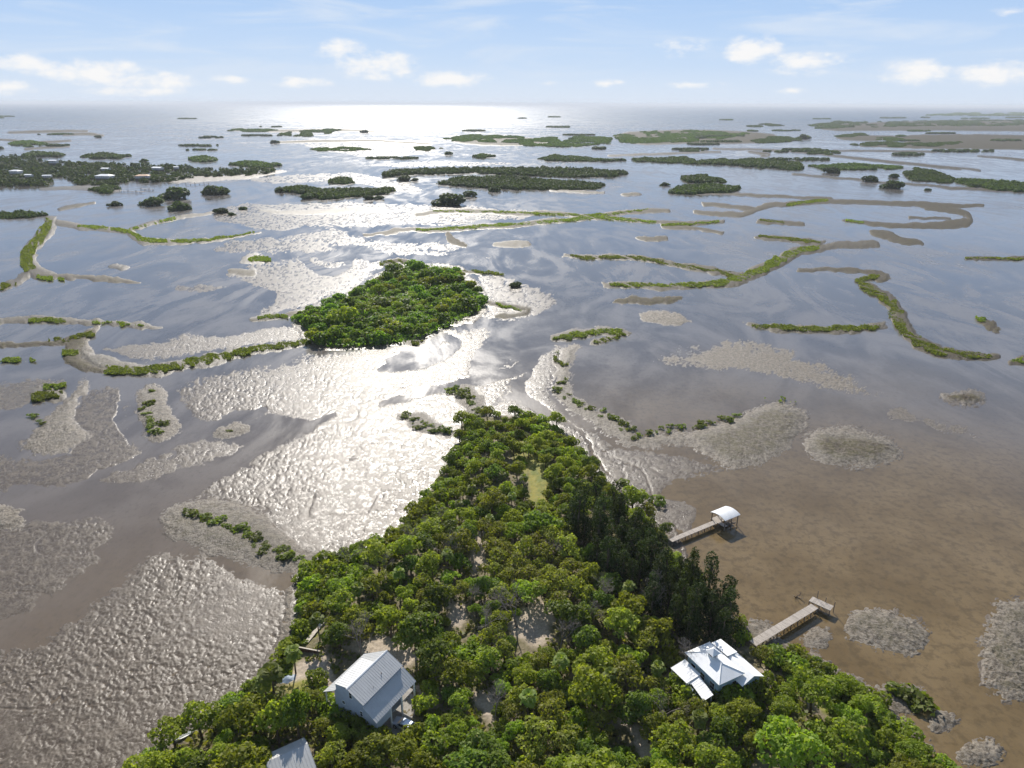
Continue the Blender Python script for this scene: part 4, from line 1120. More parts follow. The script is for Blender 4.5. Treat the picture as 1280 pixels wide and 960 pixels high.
def far_houses():
    for px, py, w, h, rm, lab, kind in FAR_HOUSES:
        p = at(px, py, 0.6); p[2] = 3.4; w *= 1.15; HOUSE_SPOTS.append((p[0], p[1], w * .55))
        r = empty('far_house', p, random.uniform(-.25, .25)); tag(r, lab, 'house', 'houses on the far island')
        dp = w * .6
        MB().box(-w / 2, w / 2, -dp / 2, dp / 2, 0, h * .62).build('wall', M['far_wall'], r)
        z0 = h * .62; z1 = z0 + dp * .16; e = .7
        A, B_, C_, D_ = (-w / 2 - e, -dp / 2 - e, z0), (w / 2 + e, -dp / 2 - e, z0), (w / 2 + e, dp / 2 + e, z0), (-w / 2 - e, dp / 2 + e, z0)
        k = w * .25 if kind == 'hip' else w / 2 + e
        P, Q = (-k, 0, z1), (k, 0, z1); f = MB()
        f.slab([A, B_, Q, P], .12); f.slab([C_, D_, P, Q], .12)
        if kind == 'hip': f.slab([B_, C_, Q], .12); f.slab([D_, A, P], .12)
        f.build('roof', M[rm], r)
        if kind != 'hip':
            for s_ in (-1, 1): MB().poly([(s_ * w / 2, -dp / 2, z0), (s_ * w / 2, dp / 2, z0), (s_ * w / 2, 0, z1 - .25)], [(0, 1, 2) if s_ > 0 else (0, 2, 1)]).build('gable', M['far_wall'], r)
        for x in np.arange(-w / 2 + 1.5, w / 2 - 1, 2.6): MB().box(x - .5, x + .5, -dp / 2 - .03, -dp / 2 + .02, h * .22, h * .48).build('window', M['dark_glass'], r)
        MB().box(-w / 2 + .3, w / 2 - .3, -dp / 2 + .3, dp / 2 - .3, -3.4, -.02).build('lower_storey', M['carport_dark'], r)
    for px0, py0, px1, py1, lab in ((150, 238.5, 180, 239.5, 'weathered dock with boats lifts below the houses on the far island'), (232, 230, 264, 228.5, 'spindly far dock by the sand bar right of the far houses'), (176, 236, 192, 236.5, 'short low far dock beside the weathered one')):
        a, rz, Ln = frame_at(px0, py0, 1.6, px1, py1)
        r = empty('far_dock', (a[0], a[1], 0), rz); tag(r, lab, 'dock', 'docks of the far island')
        MB().box(0, Ln, -1.2, 1.2, 1.45, 1.7).build('deck', M['dock_planks'], r)
        for k_, x in enumerate(np.arange(.2, Ln, 5.5)):
            for y in (-1.1, 1.1): MB().box(x - .16, x + .16, y - .16, y + .16, -.8, 1.45 if k_ % 2 else 3.2).build('piling', M['dock_post'], r)
# ------------------------------------------------------------------ foliage builders
def quads(P, Nrm, size, rng, aspect=1.0):
    """one small bent leaf-clump face per point, facing Nrm"""
    n = len(P)
    Nrm = Nrm / (np.linalg.norm(Nrm, axis=1)[:, None] + 1e-9)
    a = np.cross(Nrm, rng.normal(size=(n, 3))); a /= np.linalg.norm(a, axis=1)[:, None] + 1e-9
    b = np.cross(Nrm, a)
    s = (np.asarray(size) * rng.uniform(.55, 1.35, n))[:, None] * .5
    a = a * s * aspect; b = b * s
    j = lambda: 1 + .35 * rng.uniform(-1, 1, (n, 1))
    V = np.stack([P - a * j() - b * j(), P + a * j() - b * j() * .6, P + a * j() + b * j(), P - a * j() * .6 + b * j()], 1).reshape(-1, 3)
    return V, np.arange(4 * n).reshape(n, 4)

def lobe_points(cen, rad, per, rng, flat=1.0, low=-.35, out=.62):
    """points on the shells of many leaf lobes, minus those buried inside other lobes"""
    cen = np.asarray(cen, float); rad = np.asarray(rad, float)
    PP, NN = [], []
    for i, (c, r) in enumerate(zip(cen, rad)):
        k = int(per * r * r)
        d = rng.normal(size=(k, 3)); d /= np.linalg.norm(d, axis=1)[:, None]
        d = d[d[:, 2] > low + .2 * rng.normal(size=len(d))]
        sh = rng.uniform(.72, 1.08, (len(d), 1))
        p = c + d * r * sh * np.array([1, 1, flat])
        dd = np.linalg.norm((p[:, None] - cen[None]) / np.array([1, 1, flat]), axis=2) / rad[None]
        dd[:, i] = 9
        keep = dd.min(1) > .72
        p, d = p[keep], d[keep]
        PP.append(p); NN.append(d * out + rng.normal(size=d.shape) * .45 + np.array([0, 0, .3]))
    return np.vstack(PP), np.vstack(NN)

def trunk_mb(h, r, tips, rng, n=7, lean=.04, split=.45):
    b = MB()
    top = Vector((rng.uniform(-lean, lean) * h, rng.uniform(-lean, lean) * h, h * split))
    b.tube((0, 0, -.4), top, r, r * .72, n)
    for t in tips:
        t = Vector([float(x) for x in t])
        mid = top.lerp(t, .55) + Vector((rng.uniform(-.3, .3), rng.uniform(-.3, .3), .25))
        b.tube(top - Vector((0, 0, .1)), mid, r * .5, r * .3, 5)
        b.tube(mid, t, r * .3, r * .1, 4)
    return b

PROTO = {}
def proto(kind, crown_me, crown_mat, tb, bark='bark'):
    crown_me.materials.append(M[crown_mat])
    me = bpy.data.meshes.new('trunk'); me.from_pydata(tb.v, [], tb.f); me.update(); me.materials.append(M[bark])
    PROTO.setdefault(kind, []).append((crown_me, me))

def rad0(R0, rl): return R0 * rl

def make_protos():
    rng = np.random.default_rng(5)
    def broad(kind, mat, R0, Hc, nl, rl, per, q, flat, h, n, low=-.35, aspect=1.0, ring=.85):
        for k in range(n):
            cen, rad = [], []
            # a crown is a few uneven sub-crowns, each a cluster of leaf lobes
            ns = int(rng.integers(3, 6)); sub = []
            ex, ey = rng.uniform(.8, 1.2), rng.uniform(.8, 1.2)
            for q_ in range(ns):
                th = 2 * np.pi * (q_ + rng.uniform(-.35, .35)) / ns; rr = R0 * rng.uniform(.22, .58)
                sub.append((rr * np.cos(th) * ex, rr * np.sin(th) * ey, h + Hc * rng.uniform(.1, .75), R0 * rng.uniform(.38, .6)))
            sub.append((R0 * rng.uniform(-.2, .2), R0 * rng.uniform(-.2, .2), h + Hc * rng.uniform(.7, .95), R0 * rng.uniform(.35, .5)))
            for i in range(nl):
                sx, sy, sz_, sr = sub[i % len(sub)]
                d_ = rng.normal(size=3); d_ /= np.linalg.norm(d_); d_[2] = abs(d_[2]) * .8 - .25
                cen.append((sx + d_[0] * sr * ring, sy + d_[1] * sr * ring, max(rad0(R0, rl) * .5, sz_ + d_[2] * sr * .8))); rad.append(R0 * rl * rng.uniform(.55, 1.35))
            P, N = lobe_points(cen, rad, per, rng, flat, low)
            V, F = quads(P, N, q, rng, aspect)
            tips = [cen[i] for i in rng.choice(nl, min(nl, 7), replace=False)]
            proto(kind, mesh_np('crown', V, F), mat if isinstance(mat, str) else mat[k % len(mat)], trunk_mb(h + Hc, .16 + .03 * R0, tips, rng))
    # R0 crown radius, Hc crown height above h
    broad('oak', ('leaf_oak', 'leaf_oak_dark', 'leaf_oak', 'leaf_oak_yellow', 'leaf_oak', 'leaf_oak_dark'), 3.7, 2.9, 40, .25, 105, .38, .85, 2.9, 8)
    broad('olive', 'leaf_olive', 3.1, 2.6, 26, .28, 75, .36, .85, 3.0, 3)
    broad('bright', 'leaf_bright', 4.2, 3.2, 46, .22, 110, .34, .85, 3.4, 3)
    broad('mangrove', ('leaf_mangrove', 'leaf_mangrove', 'leaf_oak_yellow', 'leaf_mangrove', 'leaf_oak_dark'), 2.5, 1.7, 26, .33, 85, .38, .8, .55, 6, -.9)
    broad('mangrove_far', ('leaf_mangrove_far', 'leaf_mangrove_far', 'leaf_oak_dark', 'leaf_mangrove_far', 'leaf_oak'), 4.2, 2.7, 28, .34, 26, .72, .8, .9, 6, -.9)
    broad('dome', 'leaf_wood', 4.2, 2.6, 36, .32, 30, .75, .85, .0, 4, -.95)
    # dark feathery conifers: tall leaning plumes
    for k in range(4):
        cen, rad = [], []
        Ht = 10.5
        for i in range(34):
            z = rng.uniform(.18, 1.0)
            rr = 2.7 * (1.08 - z) ** .6 * rng.uniform(.3, 1.0); th = rng.uniform(0, 2 * np.pi)
            cen.append((rr * np.cos(th), rr * np.sin(th), z * Ht)); rad.append(rng.uniform(.55, 1.05) * (1.15 - .4 * z))
        P, N = lobe_points(cen, rad, 150, rng, 1.25, -.8, .35)
        V, F = quads(P, N, .34, rng, .45)
        proto('conifer', mesh_np('crown', V, F), 'leaf_conifer', trunk_mb(Ht, .24, [cen[i] for i in range(5)], rng, split=.8))
    # palms: a ball of drooping fan fronds on a bare stem
    for k in range(2):
        VV, FF = [], []; n0 = 0; h = 6.2 + .8 * k
        for i in range(46):
            th = rng.uniform(0, 2 * np.pi); el = rng.uniform(-.7, 1.35)
            d = np.array([math.cos(th) * math.cos(el), math.sin(th) * math.cos(el), math.sin(el)])
            s = np.array([-math.sin(th), math.cos(th), 0.0]); L = rng.uniform(1.2, 1.75)
            base = np.array([0, 0, h]) + d * .25
            rows = []
            for t, w in ((0, .04), (.45, .10), (.62, .42), (.85, .40), (1.0, .06)):
                c = base + d * L * t + np.array([0, 0, -.5 * t * t * L * (1 - .4 * math.sin(el))])
                rows += [c - s * w * L * .8, c + np.array([0, 0, .06 * w]), c + s * w * L * .8]
            VV += rows
            for r_ in range(4):
                a = n0 + r_ * 3
                FF += [(a, a + 1, a + 4, a + 3), (a + 1, a + 2, a + 5, a + 4)]
            n0 += 15
        b = MB(); p = Vector((0, 0, -.3))
        for j in range(5):
            q = Vector((.05 * j * (1 if k else -1), .03 * j, -.3 + (h + .3) * (j + 1) / 5)); b.tube(p, q, .19 - .012 * j, .18 - .012 * j, 8); p = q
        proto('palm', mesh_np('crown', np.array(VV), np.array(FF)), 'leaf_palm', b)
    # bare trees: forked grey limbs
    for k in range(3):
        b = MB(); tw = MB()
        def grow(p, d, L, r, lvl):
            q = p + d * L
            (b if lvl < 1 else tw).tube(p, q, r, r * .66, 6 if lvl < 2 else 4)
            if lvl >= 6: return
            for _ in range(3 if lvl in (0, 2, 3) else 2):
                nd = (d + Vector((rng.normal() * .5, rng.normal() * .5, rng.normal() * .32 + .08))).normalized()
                grow(q, nd, L * rng.uniform(.62, .84), max(.016, r * .6), lvl + 1)
            if lvl > 1 and rng.random() < .6:
                nd = (d + Vector((rng.normal() * .8, rng.normal() * .8, rng.normal() * .4))).normalized()
                grow(p.lerp(q, .5), nd, L * .55, r * .45, lvl + 2)
        grow(Vector((0, 0, -.3)), Vector((rng.normal() * .08, rng.normal() * .08, 1)).normalized(), 2.9, .2, 0)
        me = bpy.data.meshes.new('branches'); me.from_pydata(tw.v, [], tw.f); me.update()
        proto('dead', me, 'dead_wood', b, 'dead_wood')
    # low round shrubs of the marsh
    for k in range(4):
        cen = [(rng.normal() * .55, rng.normal() * .55, rng.uniform(.25, .75)) for _ in range(7)]
        P, N = lobe_points(cen, [rng.uniform(.4, .7) for _ in range(7)], 95, rng, .75, -.7)
        V, F = quads(P, N, .36, rng)
        proto('shrub', mesh_np('foliage', V, F), 'leaf_marsh', trunk_mb(.8, .05, cen[:4], rng, 5))

PART = {'dead': 'branches', 'shrub': 'foliage'}
def plant(kind, name, loc, s, label, cat, group=None, sz=None, v=None, parts=True, rz=None):
    P = PROTO[kind]
    c, t = P[random.randrange(len(P)) if v is None else v % len(P)]
    r = empty(name, loc, random.uniform(0, 6.283) if rz is None else rz)
    r.scale = (s * random.uniform(.92, 1.08), s * random.uniform(.92, 1.08), (sz or s) * random.uniform(.92, 1.08))
    o = bpy.data.objects.new(PART.get(kind, 'crown'), c); C.objects.link(o); o.parent = r
    o = bpy.data.objects.new('stem' if kind == 'shrub' else 'trunk', t); C.objects.link(o); o.parent = r
    tag(r, label, cat, group)
    return r

KEEP = [  # outlines in the photograph that no tree in front may cover
    [(404, 862), (440, 826), (484, 812), (516, 846), (500, 872), (521, 905), (505, 914), (490, 905), (468, 904), (425, 885), (410, 868)],
    [(332, 962), (340, 944), (376, 929), (390, 938), (398, 965)],
    [(839, 838), (858, 814), (888, 801), (912, 803), (955, 842), (950, 856), (930, 860), (900, 862), (884, 880), (866, 866)],
    [(940, 803), (1014, 745), (1042, 756), (975, 802)], [(836, 678), (900, 650), (900, 640), (930, 650), (860, 682)],
    [(645, 778), (676, 757), (690, 778), (685, 800), (660, 810), (647, 798)], [(659, 580), (668, 578), (676, 604), (676, 622), (668, 620), (661, 600)],
    [(601, 868), (616, 868), (612, 902), (602, 900)], [(528, 862), (548, 856), (552, 882), (532, 888)], [(950, 852), (964, 846), (966, 860), (952, 864)], [(775, 905), (795, 918), (806, 940), (792, 935)], [(563, 758), (582, 762), (578, 786), (564, 784)], [(424, 814), (470, 802), (440, 826)],
    [(352, 838), (376, 838), (376, 862), (352, 862)], [(596, 674), (602, 684), (600, 702), (594, 708)], [(372, 808), (404, 770), (404, 800), (402, 822), (380, 826)],
]
KEEP_S = KEEP
def blocks(p, h, r):
    """would a crown of height h, radius r standing at p cover something that the photograph shows?"""
    for zz, rr in ((h * .92, r * .5), (h * .7, r * .85), (h * .45, r * .8)):
        x, y, w = to_px(np.array([p[0], p[1], p[2] + zz])); rp = FPX * rr / w
        for K in KEEP_S:
            if inside(K, float(x), float(y)) > -rp: return True
    return False

FOOT = []      # world footprints (outline, clearance) filled in by the builders of houses, cars and docks
def on_foot(p, r):
    for poly, cl in FOOT:
        if inside(poly, p[0], p[1]) > -(cl + r): return True
    return False

def inside(poly, x, y):
    """signed distance for one point, positive inside"""
    best = 1e18; ins = False; n = len(poly)
    for i in range(n):
        ax, ay = poly[i]; bx, by = poly[(i + 1) % n]
        ex, ey = bx - ax, by - ay
        t = ((x - ax) * ex + (y - ay) * ey) / (ex * ex + ey * ey + 1e-9)
        t = 0.0 if t < 0 else 1.0 if t > 1 else t
        d = (x - ax - t * ex) ** 2 + (y - ay - t * ey) ** 2
        if d < best: best = d
        if (ay > y) != (by > y) and x < ex * (y - ay) / ey + ax: ins = not ins
    return math.sqrt(best) if ins else -math.sqrt(best)

Z_CONIFER = [(712, 664), (742, 640), (800, 668), (838, 704), (856, 742), (912, 772), (912, 812), (862, 812), (822, 790), (778, 752), (738, 712)]
Z_TIP = [(560, 600), (572, 556), (590, 524), (668, 522), (722, 556), (742, 590), (716, 600), (690, 566), (640, 548), (610, 552), (592, 600), (560, 640), (520, 668), (500, 662)]
Z_EDGE_L = [(368, 740), (372, 712), (440, 684), (500, 660), (530, 622), (560, 592), (590, 600), (560, 660), (500, 700), (430, 740), (392, 770)]
Z_BRIGHT = [(940, 850), (1010, 850), (1080, 880), (1130, 940), (1230, 1060), (900, 1060), (905, 960), (930, 900)]
Z_OLIVE = [(600, 700), (700, 690), (740, 740), (720, 790), (640, 740), (590, 740)]

def plant_island():
    rnd = random.Random(3)
    spots = []
    def free(p, r):
        for q, rq in spots:
            if (p[0] - q[0]) ** 2 + (p[1] - q[1]) ** 2 < (.80 * (r + rq)) ** 2: return False
        return True
    def add(kind, name, px, py, s, label, cat, group=None, sz=None, v=None, force=False, rad=None, rz=None):
        p = ground_at(px, py)
        spots.append((p, rad or 2.0))
        return plant(kind, name, p, s, label, cat, group, sz, v, rz=rz)
    # ---- trees that stand out
    add('palm', 'palm_tree', 370, 843, .95, 'round-headed fan palm on the lawn by the lower end of the plank walkway', 'palm', 'palms on the yard beside the white house', v=0, rad=1.0)
    add('palm', 'palm_tree', 345, 887, 1.15, 'broad-headed fan palm at the water side of the yard, left of the blue tarp', 'palm', 'palms on the yard beside the white house', v=1, rad=1.0)
    add('palm', 'palm_tree', 335, 884, .95, 'smaller fan palm half hidden against the broad-headed palm at the shore', 'palm', 'palms on the yard beside the white house', v=0, rad=1.0)
    add('palm', 'palm_tree', 400, 802, .85, 'short fan palm above the upper end of the pale plank walkway', 'palm', 'palms on the yard beside the white house', v=1, rad=1.0)
    add('palm', 'palm_tree', 784, 762, .9, 'pale fan palm in the shade between the two bare trees by the dark conifers', 'palm', None, v=0, rad=1.0)
    for (px, py, v) in ((590, 626, 0), (640, 640, 1), (612, 668, 0), (655, 618, 1), (574, 650, 1), (628, 610, 0)):
        add('palm', 'palm_tree', px, py, .72, 'small palm scattered among the trees near the grassy path at the tip of the island', 'palm', 'small palms near the grassy path', v=v, rad=1.2)
    add('dead', 'dead_tree', 753, 757, 1.0, 'silver leafless tree with tangled limbs in front of the dark conifers', 'dead tree', None, v=0, rad=1.2)
    add('dead', 'dead_tree', 824, 772, 1.0, 'bare grey tree with curved limbs at the right, below the dark conifers', 'dead tree', None, v=1, rad=1.2)
    add('dead', 'dead_tree', 606, 800, 1.0, 'thin bare brown tree with a flat twiggy top, left of the sandy clearing', 'dead tree', None, v=2, rad=1.2)
    add('dead', 'dead_tree', 646, 784, 1.15, 'wide bare tree with a dense twiggy crown on the edge of the sandy clearing', 'dead tree', None, v=0, rad=1.2)
    add('dead', 'dead_tree', 452, 822, .95, 'grey leafless tree just behind the white gabled house', 'dead tree', None, v=1, rad=1.2)
    add('dead', 'dead_tree', 436, 712, .8, 'bare grey tree poking out of the bushes on the left shore', 'dead tree', None, v=2, rad=1.2)
    add('dead', 'dead_tree', 860, 846, .75, 'slim bare tree leaning beside the left corner of the hip-roofed house', 'dead tree', None, v=0, rad=1.0)
    for (px, py, s) in ((520, 690, .8), (556, 706, .9), (478, 726, .7), (700, 812, .8), (590, 760, .75), (733, 790, .8), (548, 664, .7), (830, 905, .8), (620, 905, .8), (690, 702, .75)):
        add('dead', 'bare_tree', px, py, s, 'thin leafless grey tree standing among green crowns in the wood', 'dead tree', 'bare trees scattered in the wood', rad=.9)
    for (px, py, s) in ((560, 720, .85), (700, 860, .9), (500, 740, .8), (760, 880, .9), (660, 905, .9), (820, 860, .8), (450, 760, .8), (870, 930, .9)):
        add('palm', 'palm_tree', px, py, s, 'fan palm rising among broad crowns inside the wood', 'palm', 'palms inside the wood', rad=1.1)
    add('bright', 'broad_tree', 787, 846, .72, 'round vivid green tree standing alone among duller crowns in the middle of the wood', 'tree', None, v=0, rad=3)
    add('bright', 'broad_tree', 1042, 962, 1.25, 'big yellow-green dome-shaped tree nearest the right shore of the island', 'tree', 'large bright trees at the lower right', v=1, rad=4.8)
    add('bright', 'broad_tree', 985, 985, 1.45, 'widest yellow-green tree, cut by the bottom edge of the photo', 'tree', 'large bright trees at the lower right', v=2, rad=5.5)
    add('bright', 'broad_tree', 1012, 892, .98, 'tall bright green tree right of the hip-roofed house', 'tree', 'large bright trees at the lower right', v=0, rad=3.6)
    add('bright', 'broad_tree', 888, 985, 1.0, 'rounded yellow-green tree at the bottom edge, below the hip-roofed house', 'tree', 'large bright trees at the lower right', v=1, rad=4)
    for (px, py, s) in ((452, 922, 1.15), (440, 914, 1.2), (427, 906, 1.1), (415, 896, 1.0), (466, 930, 1.1), (478, 933, .9), (531, 888, .9), (537, 868, .8), (528, 852, .8), (408, 884, .9), (522, 926, .9)):
        add('mangrove', 'forest_bush', px, py, s, 'leafy bush growing close against the walls of the gabled house', 'bush', 'bushes round the gabled house', sz=s * 1.15, rad=1.2)
    for (px, py, s) in ((905, 884, 1.1), (918, 880, 1.1), (931, 877, 1.0), (944, 872, 1.0), (957, 864, .9), (893, 890, 1.0), (872, 888, 1.0), (856, 872, .9), (845, 858, .8)):
        add('mangrove', 'forest_bush', px, py, s, 'leafy bush growing close against the walls of the hip-roofed house', 'bush', 'bushes round the hip-roofed house', sz=s * 1.1, rad=1.2)
    for (px, py) in ((350, 932), (374, 924)):
        add('oak', 'broad_tree', px, py, .85, 'broad tree whose shade dapples the small house at the bottom edge', 'tree', 'trees shading the small house', sz=1.5, rad=2.4)
    # ---- the dark conifers
    n = 0
    for _ in range(3000):
        px, py = rnd.uniform(690, 925), rnd.uniform(630, 830)
        if inside(Z_CONIFER, px, py) < 2: continue
        p = ground_at(px, py); s = rnd.uniform(.8, 1.2)
        if not free(p, 1.9 * s) or on_foot(p, 1.5) or blocks(p, 10.5 * s, 2.4 * s): continue
        spots.append((p, 1.9 * s))
        plant('conifer', 'conifer_tree', p, s, 'tall dark feathery conifer in the black-green stand on the right shore', 'conifer', 'dark conifers on the right shore', sz=s * rnd.uniform(.85, 1.15)); n += 1
        if n > 46: break
    # ---- everything else
    specs = {
        'mangrove': ('shore_bush', 2.5, 3.2), 'oak': ('broad_tree', 3.7, 6.6), 'olive': ('broad_tree', 3.1, 6.3), 'bright': ('broad_tree', 4.2, 7.4)}
    counts = dict.fromkeys(specs, 0)
    for it in range(26000):
        px, py = rnd.uniform(90, 1290), 515 + 545 * rnd.random() ** .9
        if inside(ISLAND, px, py) < 1: continue
        d = inside(ISLAND, px, py)
        if inside(Z_CONIFER, px, py) > 4: continue
        tip = inside(Z_TIP, px, py) > 0
        far = py < 640
        u = rnd.random()
        if tip or inside(Z_EDGE_L, px, py) > 0 or (d < 26 and py > 700 and rnd.random() < .85): kind = 'mangrove'; s = rnd.uniform(.6, 1.2)
        elif inside(Z_BRIGHT, px, py) > 0: kind = 'bright' if u < .4 else ('mangrove' if u < .75 else 'oak'); s = rnd.uniform(.5, .85)
        elif inside(Z_OLIVE, px, py) > 0: kind = 'olive'; s = rnd.uniform(.8, 1.1)
        elif far: kind = 'oak' if u < .6 else 'mangrove'; s = rnd.uniform(.55, .85)
        else: kind = 'oak' if u < .62 else ('olive' if u < .8 else ('bright' if u < .9 else 'mangrove')); s = rnd.uniform(.66, 1.3) * (.62 if kind == 'bright' else 1)
        if it > 15000: s *= .72
        name, r0, h0 = specs[kind]
        p = ground_at(px, py)
        if not free(p, r0 * s * (.74 if kind != 'mangrove' else .72)): continue
        if on_foot(p, .55 * r0 * s) or blocks(p, h0 * s, r0 * s): continue
        spots.append((p, r0 * s * (.74 if kind != 'mangrove' else .72)))
        counts[kind] += 1
        if kind == 'mangrove':
            if py > 860 and px < 420: lab, g = 'rounded green bush in the belt along the lower left shore', 'bushes along the lower left shore'
            elif px > 840 and py > 780: lab, g = 'glossy green bush in the belt along the right shore below the second dock', 'bushes along the lower right shore'
            elif tip: lab, g = 'dense rounded bush in the thicket at the pointed far tip of the island', 'bushes at the tip of the island'
            elif d < 30: lab, g = 'rounded bright bush on the left shore between the yard and the tip', 'bushes on the left shore'
            else: lab, g = 'low leafy bush growing between taller trees inside the wood', 'low bushes inside the wood'
            plant(kind, 'forest_bush' if g == 'low bushes inside the wood' else name, p, s, lab, 'bush', g)
        else:
            if inside(Z_BRIGHT, px, py) > 0: lab, g = 'smaller green tree between the large bright domes at the lower right', 'smaller trees at the lower right'
            elif kind == 'olive': lab, g = 'olive-toned thin-crowned tree in the wood on the near island', 'olive-toned trees in the wood'
            elif kind == 'bright': lab, g = 'fine-leaved brighter green tree in the middle of the wood', 'brighter trees in the wood'
            elif far: lab, g = 'small dark green tree in the narrow part of the island near the grassy path', 'small trees near the grassy path'
            else: lab, g = 'clumpy green broad-crowned tree in the wood on the near island', 'broad-crowned trees in the wood'
            plant(kind, name, p, s, lab, 'tree', g)
    print('island plants', len(spots), counts)
    # ---- undergrowth that covers the floor of the wood
    rng = np.random.default_rng(8)
    n = 60000
    px = rng.uniform(90, 1290, n); py = 518 + 540 * rng.random(n) ** .8
    s = sdf(ISLAND, px, py, 60); L, _ = land_level(px, py)
    sn = np.full(n, -20.)
    for q in SAND + GRASS + [k for k in KEEP[:3]]: sn = np.maximum(sn, sdf(q, px, py, 20))
    w = at(px, py, 0.8)
    keep = (s > -1) & (sn < -4 + 7 * rng.random(n) ** 2 + 5 * vnoise(px / 6, py / 4, 55)) & (fbm(w[:, 0] / 7, w[:, 1] / 7, 88, 3) > -.22 - .5 * (s < 12))
    for poly, cl in FOOT: keep &= sdf(poly, w[:, 0], w[:, 1], 20) < -.3
    px, py, L = px[keep], py[keep], L[keep]
    w = at(px, py, 0.8); w[:, 2] = np.maximum(L, .1) + rng.uniform(.05, 1.0, len(px)) * (.4 + .6 * rng.random(len(px)))
    V, F = quads(w, rng.normal(size=w.shape) * .6 + np.array([0, 0, .5]), .62, rng)
    tag(link('undergrowth', mesh_np('undergrowth', V, F), M['leaf_understory']), 'mixed low undergrowth covering the floor of the wood', 'undergrowth', kind='stuff')

def plant_mid_island():
    rnd = random.Random(5); spots = []
    for it in range(9000):
        px, py = rnd.uniform(358, 612), rnd.uniform(328, 436)
        d = inside(MID_ISLAND, px, py)
        if d < 2: continue
        s = min(1.6, .8 * math.exp(rnd.gauss(0, .36))) * (.85 if d < 8 else 1)
        if it > 4000: s *= .6
        p = at(px, py, .5); r = 4.2 * s * .52
        if any((p[0] - q[0]) ** 2 + (p[1] - q[1]) ** 2 < (r + q[2]) ** 2 for q in spots): continue
        spots.append((p[0], p[1], r))
        if len(spots) > 285: break
        pale = inside(ell(490, 388, 50, 22), px, py) > 0
        if pale and rnd.random() < .6: plant('bright', 'mangrove_tree', p, s * .8, 'yellow-green low tree in the pale middle of the small wooded island', 'tree', 'pale trees in the middle of the small island', sz=s * .7)
        else: plant('mangrove_far', 'mangrove_tree', p, s, 'dark green mangrove tree on the small wooded island beyond the tip', 'tree', 'mangroves on the small wooded island', sz=s * (.75 if pale else 1))
    rng = np.random.default_rng(18); n = 26000
    px = rng.uniform(356, 612, n); py = rng.uniform(326, 438, n)
    k = sdf(MID_ISLAND, px, py, 20) > .5
    w = at(px[k], py[k], 1.0); w[:, 2] = .5 + rng.uniform(0, 1.6, len(w))
    V, F = quads(w, rng.normal(size=w.shape) * .5 + np.array([0, 0, .6]), .85, rng)
    tag(link('undergrowth', mesh_np('undergrowth', V, F), M['leaf_mangrove_far']), 'low green growth between the mangroves of the small wooded island', 'undergrowth', kind='stuff')
    print('mid island', len(spots))

